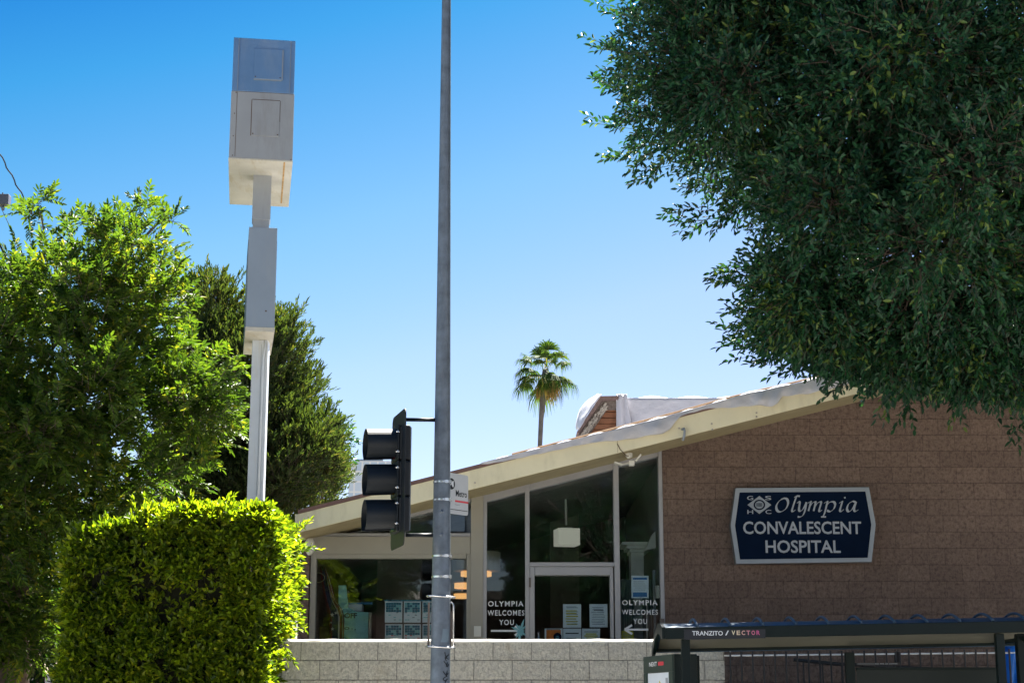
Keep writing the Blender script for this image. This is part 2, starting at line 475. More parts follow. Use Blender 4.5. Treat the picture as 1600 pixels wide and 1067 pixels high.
def crown_clumps(poly, n, Yc, T, r, inset, k=1.2, front=.45):
    poly = [tuple(p) for p in poly]; a = np.array(poly, float)
    lo, hi = a.min(0), a.max(0); ppm = F / Yc
    out = []; rad = []
    while len(out) < n:
        q = rng.uniform(lo, hi, (4 * n, 2)); q = q[in_poly(q, poly)]
        dd = edge_dist(q, poly)
        rr = r * rng.uniform(.6, 1.25, len(q))
        ok = dd > rr * ppm * inset
        q, dd, rr = q[ok], dd[ok] / ppm, rr[ok]
        th = np.minimum(T, np.sqrt(dd * 2 * T) * k * .7)
        u = rng.uniform(-1, 1, len(q)); s = rng.uniform(size=len(q))
        u = np.where(s < front, -rng.uniform(.75, 1, len(q)), u)
        dz_ = np.array([mnoise.noise(Vector((a_ / 95.0, b_ / 95.0, Yc))) for a_, b_ in q]) * 1.6 * T / 3
        pts = PN(q[:, 0], q[:, 1], Yc + u * th + dz_)
        out += list(pts); rad += list(rr)
    return np.array(out[:n]), np.array(rad[:n])
def clump_sprigs(C, rad, m, out_bias=1.0, up=.25, cen=None):
    n = len(C)
    d = nrm(rng.normal(size=(n * m, 3)))
    CC = np.repeat(C, m, 0); RR = np.repeat(rad, m)
    rr = RR * rng.uniform(.3, 1.0, n * m) ** .45
    pos = CC + d * rr[:, None] * np.array([1.1, 1.1, .85])
    dirs = d * out_bias + rng.normal(0, .35, d.shape) + np.array([0, 0, up])
    if cen is not None: dirs += nrm(pos - cen) * .5
    return pos, nrm(dirs)
def limbs(mb, base, top_pts, r0, rng_seed=1):
    rr = random.Random(rng_seed)
    for p, s in top_pts:
        p = Vector(p); s = Vector(s)
        mid = s.lerp(p, .5) + Vector((rr.uniform(-.3, .3), rr.uniform(-.3, .3), rr.uniform(.1, .5)))
        pts = [s.lerp(mid, 0), s.lerp(mid, .5) + Vector((0, 0, .05)), mid, mid.lerp(p, .5), p]
        mb.tube(pts, [r0, r0 * .8, r0 * .6, r0 * .35, r0 * .12], 6, caps=False)

# ---------------------------------------------------------------- text
def text_geo(body, offset=0.0, shear=0.0, spacing=1.0):
    cu = bpy.data.curves.new("t", 'FONT'); cu.body = body; cu.size = 1; cu.offset = offset; cu.shear = shear
    cu.space_character = spacing; cu.resolution_u = 3; cu.fill_mode = 'FRONT'
    ob = bpy.data.objects.new("t", cu); COL.objects.link(ob)
    dg = bpy.context.evaluated_depsgraph_get()
    me = bpy.data.meshes.new_from_object(ob.evaluated_get(dg))
    vs = [tuple(v.co) for v in me.vertices]; fs = [tuple(p.vertices) for p in me.polygons]
    bpy.data.objects.remove(ob); bpy.data.curves.remove(cu); bpy.data.meshes.remove(me)
    return vs, fs
def fit_text(mb, body, x0, x1, z0, z1, Y, fn=None, **kw):
    vs, fs = text_geo(body, **kw)
    ax = [v[0] for v in vs]; ay = [v[1] for v in vs]
    a0, a1, b0, b1 = min(ax), max(ax), min(ay), max(ay)
    out = []
    for v in vs:
        x = x0 + (v[0] - a0) / (a1 - a0) * (x1 - x0); z = z0 + (v[1] - b0) / (b1 - b0) * (z1 - z0)
        out.append(fn(x, z) if fn else (x, Y, z))
    mb.add(out, fs)
def ptext(mb, body, px0, px1, py0, py1, Y, **kw):
    pm = (py0 + py1) / 2
    fit_text(mb, body, X(px0, pm, Y), X(px1, pm, Y), Z(py1, Y), Z(py0, Y), Y, **kw)

def struct(mb, name, m, **kw):
    o = mb.build(name, m, **kw); o['kind'] = 'structure'; return o

# ================================================================ SETTING
m_ground = mat('bare_ground', (.16, .13, .09), .95, var=.25, scale=1.2, bmp=.4)
m_road = mat('pale_bounce_road', (.27, .26, .245), .85, var=.18, scale=.9, bmp=.5, fine=90)  # unseen road made pale so it bounces more sun onto the facade
m_walk = mat('concrete_pavement', (.46, .44, .41), .9, var=.1, scale=1.3, bmp=.3)
m_paint = mat('road_paint', (.62, .45, .06), .7)
struct(MB().box(-600, 600, -300, 900, -.5, -.02), 'ground', m_ground)
struct(MB().box(-200, 200, 2.2, 14.6, -.02, 0.0), 'road', m_road)
struct(MB().box(-200, 200, 14.75, YW, -.02, .15), 'pavement', m_walk, bevel=.01)
struct(MB().box(-200, 200, 14.6, 14.75, -.02, .155), 'kerb', m_walk, bevel=.02)
struct(MB().box(-200, 200, -9, 2.2, -.02, .15), 'near_pavement', m_walk)
b = MB()
for y in (8.2, 8.45): b.box(-200, 200, y, y + .11, .0, .004)
struct(b, 'road_marking', m_paint)
# raised yard behind the block wall
b = MB(); b.box(-40, X(1132, 1040, YW) + 0.02, YW + .2, 60, -.02, FLOOR - .12)
struct(b, 'yard', m_ground)
b = MB(); b.box(X(1132, 1040, YW) + 0.02, 30, YW + .4, 60, -.02, .30)
struct(b, 'lower_yard', m_walk)

# ================================================================ HOSPITAL BUILDING
TL, TR_ = 466, 1600                      # pixel columns used only to read the roof line off at YF
def zt(px):                              # roof top line at the fascia plane
    return 714 - .253 * (px - 800)
def zb(px):                              # bottom edge of the fascia board
    return 729 - .2485 * (px - 880)
A0, A1 = P(466, zt(466), YF), P(1400, zt(1400), YF)
def rz(x):  return A0.z + (x - A0.x) * (A1.z - A0.z) / (A1.x - A0.x)     # roof top height
B0, B1 = P(482, zb(482), YF), P(1400, zb(1400), YF)
def sz(x):  return B0.z + (x - B0.x) * (B1.z - B0.z) / (B1.x - B0.x)     # soffit height
XL = A0.x; XR = X(1585, 560, YF); YBK = 30.0
XWL = X(466, 930, YB)                     # left end of the front wall
XP = X(1038, 880, YB)                     # left edge of brown wall
HB = 'hospital'
bld = thing('hospital_building', 'low single-storey building with sloped cream-edged roof, glass entrance and brown block wall', 'building', (0, YB, 0))
# roof
XE = 2 * XR - XL + 2.0
def roofpoly(top, bot):
    return [(XL, bot(XL)), (XR, bot(XR)), (XE, bot(2 * XR - XE)), (XE, top(2 * XR - XE)), (XR, top(XR)), (XL, top(XL))]
b = MB(); b.prism(roofpoly(lambda x: rz(x) - .012, lambda x: sz(x) + .03), YF + .03, YBK)
roof = b.build('roof', M['roofing'], bld)
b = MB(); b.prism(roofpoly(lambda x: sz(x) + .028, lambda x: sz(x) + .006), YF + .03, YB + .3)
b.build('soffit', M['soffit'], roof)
b = MB(); b.prism(roofpoly(lambda x: rz(x) - .034, sz), YF - .012, YF + .028)
fas = b.build('fascia_board', M['cream'], roof, bevel=.004)
# left return of the fascia
b = MB(); b.box(XL - .035, XL - .002, YF - .012, YBK, sz(XL) + .0, rz(XL) - .036)
b.build('fascia_return', M['cream'], roof)
b = MB(); b.prism(roofpoly(lambda x: rz(x) + .012, lambda x: rz(x) - .032), YF - .03, YF + .035)
b.build('drip_edge', M['trim'], roof)
# joint lines in the fascia board (thin shadow gaps filled with sealant) + bolts
for px in (700, 965):
    b = MB(); xx = X(px, zb(px), YF); b.box(xx - .003, xx + .003, YF - .0145, YF - .012, sz(xx) + .004, rz(xx) - .04)
    b.build('board_joint', M['soffit'], fas)
for px, py in ((742, 754), (1061, 669), (1112, 662), (1113, 671), (1182, 651), (1182, 645)):
    b = MB(); c = P(px, py, YF - .012); b.tube([c, c + Vector((0, -.012, 0))], .012, 8)
    b.build('bolt', M['weather'], fas)
# hook bracket
hk = MB(); pts = [P(1066, 671, YF - .03), P(1068.5, 669.5, YF - .07), P(1070, 673, YF - .075), P(1069, 681, YF - .06), P(1067, 688.5, YF - .05)]
hk.tube(pts, .016, 8); tag(hk.build('hook_bracket', M['silver'], None, smooth=True), 'small bent grey hook fixed on the cream fascia board right of the security light', 'bracket')

# brown block wall
b = MB()
b.prism([(XP, -.02), (XE - 1.0, -.02), (XE - 1.0, sz(2 * XR - XE + 1) + .015), (XR, sz(XR) + .015), (XP, sz(XP) + .015)], YB, YB + .2)
b.build('block_wall', M['brown'], bld)
b = MB()                                   # left end pier of the same block
b.box(XWL, X(482, 930, YB), YB - .0, YB + .2, -.02, sz(XWL) + .02)
b.box(XWL, XWL + .19, YB + .2, YBK, -.02, sz(XWL) + .02)
b.build('end_pier', M['brown'], bld)
b = MB(); b.box(XWL + .19, XP + 4.5, YBK - .25, YBK - .05, -.02, 3.0); b.build('rear_wall', M['wall_in'], bld)
# base wall under glazing
b = MB(); b.box(X(482, 930, YB), XP, YB + .02, YB + .2, -.02, FLOOR); b.build('plinth', M['beam'], bld)

# ---- entrance and window framing (front of frame at YB+.02, glass YG)
YFm = YB + .02
def topline(px):  # underside line of sloping head frame on the wall plane
    return None
def ztop(x): return sz(x) + .012
def post(mb, px0, px1, Ya=YFm, Yb=YG + .06, zbot=None, pyref=880):
    x0, x1 = X(px0, pyref, Ya), X(px1, pyref, Ya)
    zb_ = FLOOR if zbot is None else zbot
    mb.prism([(x0, zb_), (x1, zb_), (x1, ztop(x1)), (x0, ztop(x0))], Ya, Yb)
b = MB(); post(b, 735.5, 755, Ya=YFm - .02); pier = b.build('pier', M['beam'], bld, bevel=.004)
b = MB(); b.pbox(740.5, 751.5, 977.5, 994, YFm - .032, YFm - .02); b.build('cover_plate', M['white_plastic'], pier, bevel=.003)
for q_ in ((755, 760.5), (820.5, 827.5)):
    b = MB(); post(b, *q_); b.build('mullion', M['frame'], bld, bevel=.004)
b = MB(); post(b, 960, 968.5, Ya=YFm - .01); b.build('mullion', M['frame'], bld, bevel=.004)
b = MB(); post(b, 1031.5, 1037.6, Ya=YFm - .015); b.build('corner_mullion', M['frame'], bld, bevel=.004)
b = MB(); b.pbox(1031, 1038, 966, 972, YFm - .05, YFm - .02); b.build('latch_box', M['darksteel'], bld)
# sloping head bars
b = MB()
def headbar(mb, px0, px1, drop, h):
    x0, x1 = X(px0, 760, YFm), X(px1, 760, YFm)
    mb.prism([(x0, sz(x0) - drop - h), (x1, sz(x1) - drop - h), (x1, sz(x1) - drop), (x0, sz(x0) - drop)], YFm + .01, YG + .05)
for q_ in ((760.5, 820.5, -.01, .09), (827.5, 960, -.01, .085), (968.5, 1031.5, -.01, .06), (600, 735.5, -.01, .045)):
    b = MB(); headbar(b, *q_); b.build('head_bar', M['frame'], bld, bevel=.003)
# left window: beige beam, frame
b = MB(); b.pbox(482, 735.4, 838, 865, YFm + .0, YG + .08); b.build('window_beam', M['beam'], bld, bevel=.005)
b = MB(); b.pbox(482, 735.4, 832.5, 837.8, YFm + .02, YG + .06); b.build('transom_bar', M['frame'], bld, bevel=.003)
xa = X(482, 840, YFm); xb = X(640, 838, YFm)
b = MB(); b.prism([(xa, Z(837.9, YFm)), (X(566, 838, YFm), Z(837.9, YFm)), (X(630, 838, YFm), sz(X(630, 838, YFm)) + .01), (xa, sz(xa) + .012)], YFm + .03, YG + .05)
b = MB(); b.pbox(728.5, 735.4, 865, 1150, YFm + .01, YG + .06); b.pbox(482, 490.5, 865, 1150, YFm + .01, YG + .06); b.pbox(490.5, 728.5, 865.1, 872, YFm + .015, YG + .06)
b.pbox(490.5, 728.5, 1085, 1100, YFm + .015, YG + .06)
b.build('window_frame', M['beam'], bld, bevel=.004)
# panes
def pane(name, poly):
    b = MB(); b.pprism(poly, YG, YG + .008); return b.build(name, M['glass'], bld)
def hy(px):   # pixel row of the sloped head on the glass plane
    x = X(px, 760, YG); zz = sz(x); return CY - F * (lambda k: (k * CP - SP) / (CP + k * SP))((zz - EYE) / YG)
pane('window_pane', [(486, 1092), (730, 1092), (730, 869), (486, 869)])
pane('window_pane', [(560, 836), (737, 836), (737, hy(737)), (560, min(hy(560), 835))])
pane('sidelight_pane', [(758, 1144), (823, 1144), (823, hy(823)), (758, hy(758))])
pane('transom_pane', [(825, 880), (962, 880), (962, hy(962)), (825, hy(825))])
pane('sidelight_pane', [(966, 1144), (1033, 1144), (1033, hy(1033)), (966, hy(966))])
# door
b = MB(); b.pbox(827.5, 960, 878, 884.6, YFm + .005, YG + .06); b.build('door_header', M['frame'], bld, bevel=.004)
b = MB(); b.pbox(828, 835.6, 885.2, 1144, YFm - .005, YG + .04); b.pbox(954.4, 959.6, 885.2, 1144, YFm - .005, YG + .04)
b.pbox(835.6, 954.4, 885.2, 898.2, YFm - .005, YG + .04); b.pbox(835.6, 954.4, 1118, 1144, YFm - .005, YG + .04)
door = b.build('entrance_door', M['frame'], bld, bevel=.004)
b = MB(); b.pprism([(834, 1120), (956, 1120), (956, 896), (834, 896)], YG, YG + .008); b.build('door_glass', M['glass'], door)
b = MB(); b.pbox(826.5, 829.5, 902, 917, YFm - .03, YFm - .006); b.build('hinge', M['darksteel'], door)
b = MB(); hx = X(842, 1050, YFm - .05); b.tube([(hx, YFm - .005, FLOOR + .95), (hx, YFm - .06, FLOOR + .97), (hx, YFm - .06, FLOOR + 1.2), (hx, YFm - .005, FLOOR + 1.22)], .012, 8)
b.build('handle', M['steel'], door, smooth=True)

# ---- interior shell (dark room)
YI = 27.5
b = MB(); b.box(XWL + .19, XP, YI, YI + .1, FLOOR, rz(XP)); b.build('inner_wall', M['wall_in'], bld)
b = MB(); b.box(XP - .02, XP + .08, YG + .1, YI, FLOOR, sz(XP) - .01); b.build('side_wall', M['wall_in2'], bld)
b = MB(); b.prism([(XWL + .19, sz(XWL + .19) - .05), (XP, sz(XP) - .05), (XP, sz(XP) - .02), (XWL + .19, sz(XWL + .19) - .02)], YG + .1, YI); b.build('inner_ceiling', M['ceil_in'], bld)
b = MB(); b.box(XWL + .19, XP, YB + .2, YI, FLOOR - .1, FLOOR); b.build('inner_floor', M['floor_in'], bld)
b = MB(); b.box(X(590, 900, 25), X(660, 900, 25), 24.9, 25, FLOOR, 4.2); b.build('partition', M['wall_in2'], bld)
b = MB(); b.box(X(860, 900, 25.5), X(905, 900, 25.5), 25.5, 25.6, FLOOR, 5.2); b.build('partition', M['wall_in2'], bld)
# cornice cabinet behind the right sidelight
cab = thing('column_with_cornice', 'white column with a stepped cornice standing inside the right-hand glass panel', 'column', (X(990, 900, 22.2), 22.3, FLOOR))
b = MB(); b.pbox(988, 1008, 863, 1140, 22.1, 22.5); b.build('shaft', M['cornice'], cab)
b = MB()
for i, (l, r_, t, bt) in enumerate(((984, 1012, 857, 863), (979, 1018, 851, 857), (972, 1024, 846, 851))):
    b.pbox(l, r_, t, bt, 22.06 - .04 * i, 22.55 + .05 * i)
b.build('cornice', M['cornice'], cab, bevel=.01)
b = MB(); b.prism([(X(1006, 850, 21.9), Z(862, 21.9)), (XP - .03, Z(858, 21.9)), (XP - .03, Z(832, 21.9)), (X(1018, 840, 21.9), Z(836, 21.9))], 21.7, 22.0)
b.build('cornice_return', M['cornice'], cab)
def curtain(name, px0, px1, py0, Y, m, lab):
    b = MB(); x0, x1 = X(px0, 950, Y), X(px1, 950, Y); n = 40
    z1 = Z(py0, Y); vs = []
    for i in range(n + 1):
        x = x0 + (x1 - x0) * i / n; y = Y + .03 * math.sin(i * 1.25) + .012 * math.sin(i * 2.9)
        vs += [(x, y, FLOOR + .02), (x, y + .01, z1)]
    b.add(vs, [(2 * i, 2 * i + 2, 2 * i + 3, 2 * i + 1) for i in range(n)])
    return tag(b.build(name, m, None, smooth=True, solid=.004), lab, 'curtain')
curtain('curtain', 969, 990, 905, 22.0, M['curtain'], 'grey-green pleated curtain left of the white column behind the right glass panel')
curtain('curtain', 1004, 1033, 905, 22.0, M['curtain'], 'grey-green pleated curtain between the white column and the brown wall')
b = MB(); b.pbox(1022, 1026, 890, 1100, 21.35, 21.45)
tag(b.build('blind_rail', M['silver'], None, bevel=.004), 'narrow pale upright rail inside the glass beside the brown wall', 'rail')
b = MB(); b.pbox(1024.5, 1030.5, 914, 934, 21.15, 21.25); tag(b.build('wall_box', M['white_plastic'], None, bevel=.006), 'small white box fixed inside the right glass panel at its right edge', 'box')
b = MB(); b.tube([P(1011, 944, 21.3), P(1011, 1060, 21.3)], .008, 8); tag(b.build('blind_wand', M['white_plastic'], None), 'thin white rod hanging inside the right glass panel', 'rod')

# pendant and amber lamps
pn = thing('pendant_lamp', 'square white pendant lamp on a long rod above the entrance door', 'lamp', tuple(P(884.5, 840, 23)))
b = MB(); b.tube([P(884.5, 820, 23.0), P(883.3, 740, 23.0)], .016, 8); b.build('rod', M['cornice'], pn, smooth=True)
b = MB(); c0 = P(885.5, 839.5, 22.9); b.obox(c0, (math.cos(.2), math.sin(.2), 0), (-math.sin(.2), math.cos(.2), 0), (0, 0, 1), .152, .152, .115); b.build('lamp_shade', M['pendant'], pn, bevel=.006)
b = MB(); c1 = P(885, 826.5, 22.9); b.obox(c1, (1, 0, 0), (0, 1, 0), (0, 0, 1), .078, .078, .018); b.build('shade_cap', M['cornice'], pn)
b = MB(); b.obox(P(883.2, 755, 22.95), (1, 0, 0), (0, 1, 0), (0, 0, 1), .02, .02, .02); b.build('rod_joint', M['cornice'], pn)
def drum(mb, px, hw, py0, py1, Y):
    c = P(px, (py0 + py1) / 2, Y); r = hw / F * Y; h = (Z(py0, Y) - Z(py1, Y)) / 2
    mb.tube([(c.x, c.y, c.z - h), (c.x, c.y, c.z + h)], r, 28)
ch = thing('tiered_lamp', 'large beige drum lamp with amber glow hanging behind the pier left of the entrance', 'lamp', tuple(P(744, 880, 23.4)))
b = MB(); drum(b, 745, 37, 863, 892, 23.4); b.build('lamp_shade', M['shade'], ch, smooth=False)
b = MB(); drum(b, 744, 24, 893, 900, 23.4); b.build('amber_diffuser', M['amber'], ch)
b = MB(); cc = P(745, 863, 23.4); b.tube([cc, (cc.x, cc.y, sz(cc.x) - .05)], .012, 8); b.build('rod', M['cornice'], ch)
for i, (px, hw, a, c) in enumerate(((727, 17, 911, 919), (722, 13, 927.5, 934.5))):
    b = MB(); drum(b, px, hw, a, c, 24.2)
    lab = ('amber glowing lamp ring directly below the beige drum lamp', 'lowest amber glowing lamp ring just right of the grey pole')[i]
    cc = P(px, a, 24.2); l = thing('amber_lamp', lab, 'lamp', tuple(cc), 'amber lamps in the lobby')
    b.build('amber_diffuser', M['amber'], l)
    b = MB(); drum(b, px, hw + 2, a - 2.5, a - .4, 24.2); b.tube([cc, (cc.x, cc.y, sz(cc.x) - .05)], .006, 6); b.build('rod', M['shade'], l)

# ---- things on the glass
YT = YG - .004
def decal(name, items, lab, arrow=None):
    t = thing(name, lab, 'lettering', tuple(P((items[0][1] + items[0][2]) / 2, 1000, YT)))
    for (s, x0, x1, y0, y1) in items:
        b = MB(); ptext(b, s, x0, x1, y0, y1, YT - .001, offset=.018, spacing=1.22); b.build('word', M['decal'], t)
    (xa, xb, yy, dirn) = arrow
    b = MB(); p0, p1 = P(xa, yy, YT), P(xb, yy, YT); h = .012
    b.add([(p0.x, YT - .001, p0.z - h), (p1.x, YT - .001, p1.z - h), (p1.x, YT - .001, p1.z + h), (p0.x, YT - .001, p0.z + h)], [(0, 1, 2, 3)])
    tip = p1 if dirn > 0 else p0
    for sg in (-1, 1):
        e = Vector((tip.x - dirn * .085, YT - .0025 - .001 * sg, tip.z + sg * .055)); t0 = Vector((tip.x + dirn * .008, YT - .0025 - .001 * sg, tip.z))
        dd = (e - t0).normalized(); nn = Vector((-dd.z, 0, dd.x)) * .013
        b.add([t0 - nn, t0 + nn, e + nn, e - nn], [(0, 1, 2, 3)])
    b.build('arrow', M['decal'], t); return t
decal('window_lettering', [("OLYMPIA", 762.5, 818, 938.6, 947), ("WELCOMES", 761.8, 819.5, 952.8, 961.2), ("YOU", 780, 803, 967.6, 976)],
      'white welcome lettering with an arrow pointing right on the left glass panel', (767, 815, 985, 1))
decal('window_lettering', [("OLYMPIA", 972, 1027.5, 937, 945), ("WELCOMES", 971.8, 1028, 951.8, 960), ("YOU", 989.5, 1011, 966, 974.5)],
      'white welcome lettering with an arrow pointing left on the right glass panel', (977, 1013, 983, -1))
# flower sticker by the arrow
b = MB(); c = P(813, 985, YT)
for k in range(11):
    a = k * 2 * math.pi / 11; r1 = .05 + .03 * (k % 3); y = YT - .006 - .0005 * k
    tip = Vector((c.x + math.cos(a) * r1 * 1.1, y, c.z + math.sin(a) * r1 * 1.5)); s = Vector((-math.sin(a), 0, math.cos(a))) * .016
    m_ = (Vector((c.x, y, c.z)) + tip) / 2
    b.add([Vector((c.x, y, c.z)), m_ + s, tip, m_ - s], [(0, 1, 2, 3)])
tag(b.build('flower_sticker', M['teal']), 'pale teal leafy sticker at the tip of the right-pointing arrow', 'sticker')
def notice(px0, px1, py0, py1, lab, lines, skew=0, base='paper', Y=None):
    Y = YG + .012 if Y is None else Y
    c = P((px0 + px1) / 2, (py0 + py1) / 2, Y)
    t = thing('paper_notice', lab, 'notice', tuple(c), None)
    b = MB(); b.pprism([(px0 + skew, py1), (px1 + skew, py1), (px1, py0), (px0, py0)], Y, Y + .002); b.build('sheet', M[base], t)
    by = {}
    for (l, r_, t0, t1, m_) in lines: by.setdefault(m_, MB()).pbox(l, r_, t0, t1, Y - .0022 - .0004 * len(by), Y - .0004)
    for m_, q in by.items(): q.build('print', M[m_], t)
    return t
def rows(l, r_, t0, t1, n, m_, h=.9, seed=1):
    rr = random.Random(seed); return [(l + rr.uniform(0, 2), r_ - rr.uniform(0, 4), t0 + (t1 - t0) * i / n, t0 + (t1 - t0) * i / n + h, m_) for i in range(n)]
notice(879.8, 908, 943.5, 980, 'white notice with yellow highlighted lines, upper left one on the door glass',
       rows(884, 904, 947, 950, 2, 'ink') + rows(883.5, 903.5, 953, 978, 6, 'yellow', 1.6, 3) + rows(884, 904, 955, 978, 6, 'ink', .7, 4))
notice(921, 949, 943.3, 979.5, 'plain white printed notice, upper right one on the door glass',
       rows(924, 946, 948, 977, 11, 'ink', .8, 5) + [(928, 943, 952, 953.4, 'ink')], skew=.5)
notice(880, 908.2, 981.6, 1018, 'white notice with a green headline, lower middle on the door glass', [(883.5, 904, 988, 989.6, 'green')] + rows(884, 904, 996, 1014, 5, 'ink'))
notice(909.5, 937.5, 981.6, 1018, 'white notice with a yellow patch, lower right on the door glass', [(913, 934, 986, 987.2, 'ink'), (915, 932, 989, 990.8, 'yellow'), (913, 934, 992, 994, 'yellow'), (916, 932, 995.2, 996.4, 'yellow')] + rows(913, 934, 1000, 1014, 4, 'ink'))
nt_ = notice(851, 879, 981.3, 1018, 'orange poster with a dark round emblem, lowest left on the door glass', [(853.7, 876.3, 983.5, 1015, 'orange'), (854, 875, 981.9, 983.2, 'ink')])
b = MB(); cc = P(871, 994.5, YG + .005); b.tube([cc, cc + Vector((0, .003, 0))], .052, 20); b.build('emblem', M['navy'], nt_)
b = MB(); b.tube([cc + Vector((0, -.004, -.01)), cc + Vector((0, -.001, -.01))], .024, 16); b.build('emblem_centre', M['tealdark'], nt_)
notice(986.5, 1013.5, 899, 934, 'white and blue printed notice above the welcome lettering on the right panel',
       [(989, 1011, 901.8, 905.2, 'inkblue'), (989, 1011, 925, 932, 'inkblue')] + rows(989.5, 1010.5, 908, 924, 5, 'ink', .7, 8))
notice(971, 990, 985, 1005, 'yellow striped leaflet low in the right glass panel', rows(973, 988, 988, 1003, 6, 'ink', .8, 9), base='yellow')

# ---- left window display
pst = []
def poster(px0, px1, py0, py1, lab, seed):
    Y = YG + .10; rr = random.Random(seed)
    t = thing('display_poster', lab, 'poster', tuple(P(px0, py1, Y)), 'printed posters set in a grid in the left window')
    b = MB(); b.pbox(px0, px1, py0, py1, Y, Y + .012); b.build('sheet', M['paper'], t)
    q = {}
    nx, ny = 6, 8
    for i in range(nx):
        for j in range(ny):
            x0 = px0 + 1.5 + (px1 - px0 - 3) * i / nx; y0 = py0 + 2 + (py1 - py0 - 3) * j / ny
            if j < 4: m_ = 'tealdark' if rr.random() < .85 else 'teal'
            else: m_ = rr.choice(['teal', 'paper', 'ink', 'tealdark', 'paper', 'red'] if seed > 3 else ['paper', 'ink', 'paper', 'paper', 'teal'])
            if m_ == 'paper': continue
            q.setdefault(m_, MB()).pbox(x0, x0 + (px1 - px0 - 3) / nx * (.96 if j < 4 else .9), y0, y0 + (py1 - py0 - 3) / ny * (.94 if j < 4 else .35), Y - .004, Y - .0008)
    for m_, k in q.items(): k.build('print', M[m_], t)
k = 0
for r_, (ya, yb_) in enumerate(((939, 972), (974.5, 1008))):
    for c_, (xa_, xb_) in enumerate(((601.5, 628.5), (631, 657.5), (660, 687))):
        k += 1
        poster(xa_, xb_, ya, yb_, '%s printed teal and white poster in the %s row of the left window grid' % (('leftmost', 'middle', 'rightmost')[c_], ('upper', 'lower')[r_]), k)
b = MB(); b.pbox(600, 688.5, 936.6, 938.8, YG + .09, YG + .12); tag(b.build('poster_rail', M['tealdark'], None), 'thin teal rail along the top of the poster grid', 'rail')
# teal folding board with lettering
tb = thing('folding_board', 'stepped teal board with dark OFF lettering in the left window', 'board', tuple(P(550, 1000, 21.5)))
b = MB(); b.pprism([(528, 1060), (574.5, 1060), (575.5, 956), (556, 955), (544, 948), (541, 914), (529, 914)], 21.5, 21.54); b.build('panel', M['teal'], tb)
b = MB(); ptext(b, "OFF", 538, 558, 957, 965.5, 21.495, offset=.03)
ptext(b, "O : ,", 538, 556, 979, 984, 21.495, offset=.03)
b.build('lettering', M['navy'], tb)
b = MB(); b.pbox(575.6, 579, 956, 1060, 21.45, 21.6); b.build('edge_post', M['weather'], tb)
b = MB(); b.pbox(544, 566, 943.5, 955, 21.7, 21.9); tag(b.build('white_carton', M['paper'], None, bevel=.006), 'small white carton on top of the teal board', 'carton')
b = MB(); b.pbox(544, 581, 940.6, 943.2, 21.7, 21.8); tag(b.build('blue_strip', M['inkblue'], None), 'thin blue strip lying above the white carton', 'strip')
# hanging stars and stripes cloth: draped sheet with folds
def cloth(name, pts_l, pts_r, Y, mats, ncol, fold, label, cat):
    pass
fl = thing('flag_cloth', 'dark red, white and navy starred cloth draped at the left window corner', 'cloth', tuple(P(520, 1000, YG + .3)))
rowsL = [(500, 885), (502, 905), (505, 925), (509, 945), (513, 965), (514, 985), (514, 1040)]
rowsR = [(508, 885), (514, 900), (520, 920), (524, 937), (534, 950), (538, 962), (536, 1040)]
def lerp_rows(rows_, py):
    for (x0, y0), (x1, y1) in zip(rows_, rows_[1:]):
        if y0 <= py <= y1: return x0 + (x1 - x0) * (py - y0) / (y1 - y0)
    return rows_[-1][0]
cols = [('red', 0, .22), ('navy', .22, .62), ('decal', .62, .70), ('red', .70, .88), ('decal', .88, .94), ('red', .94, 1.0)]
mm = {'red': mat('dark_red_cloth', (.17, .022, .02), .8, var=.2), 'navy': mat('navy_cloth', (.018, .015, .05), .8), 'decal': mat('off_white_cloth', (.5, .42, .42), .8)}
for m_ in ('red', 'navy', 'decal'):
    b = MB()
    for (mn, u0, u1) in cols:
        if mn != m_: continue
        n = 26; vs = []
        for i in range(n + 1):
            py = 886 + (1040 - 886) * i / n; l, r_ = lerp_rows(rowsL, py), lerp_rows(rowsR, py)
            for u in (u0, (u0 + u1) / 2, u1):
                Yc_ = YG + .3 + .05 * math.sin(u * 14 + i * .12); q = P(l + (r_ - l) * u, py, Yc_); vs.append(q)
        b.add(vs, [(3 * i + j, 3 * i + 3 + j, 3 * i + 4 + j, 3 * i + 1 + j) for i in range(n) for j in (0, 1)])
    b.build({'red': 'red_panel', 'navy': 'navy_panel', 'decal': 'white_stripe'}[m_], mm[m_], fl, smooth=True, solid=.003)
for (px, py, s) in ((519, 960, 3.5), (525, 957, 3), (519.5, 982, 3), (517, 972, 2)):
    b = MB(); c = P(px, py, YG + .22); r_ = s / F * 21; vs = []
    for k in range(10):
        a = math.pi / 2 + k * math.pi / 5; q = r_ if k % 2 == 0 else r_ * .42
        vs.append((c.x + q * math.cos(a), c.y, c.z + q * math.sin(a)))
    b.add([tuple(c)] + vs, [(0, 1 + k, 1 + (k + 1) % 10) for k in range(10)])
    b.build('star', mm['decal'], fl)
b = MB(); loop = []
for k in range(21):
    a = k * math.pi / 10; loop.append(P(499 + 8.5 * math.cos(a) * (1 if math.cos(a) < 0 else 1.0), 902 + 7.5 * math.sin(a) * (1 - .25 * math.cos(a)), YG + .15))
b.tube(loop, .006, 6); tag(b.build('gold_loop', mat('gold_wire', (.45, .36, .20), .4, metal=.6)), 'thin gold oval loop at the top left of the left window', 'ornament')
b = MB(); b.tube([P(490.8, 893, 21.12), P(491.5, 905, 21.12), P(490.8, 1050, 21.12)], .012, 8); tag(b.build('window_wand', M['decal'], None), 'thin white rod at the left edge of the left window', 'rod')
so = thing('sofa', 'mustard sofa back low behind the left window', 'sofa', tuple(P(500, 1100, 21.7)))
b = MB(); b.pbox(488, 516, 978, 1100, 21.6, 22.0); b.build('backrest', mat('mustard_fabric', (.22, .17, .04), .9), so, bevel=.05, seg=4)
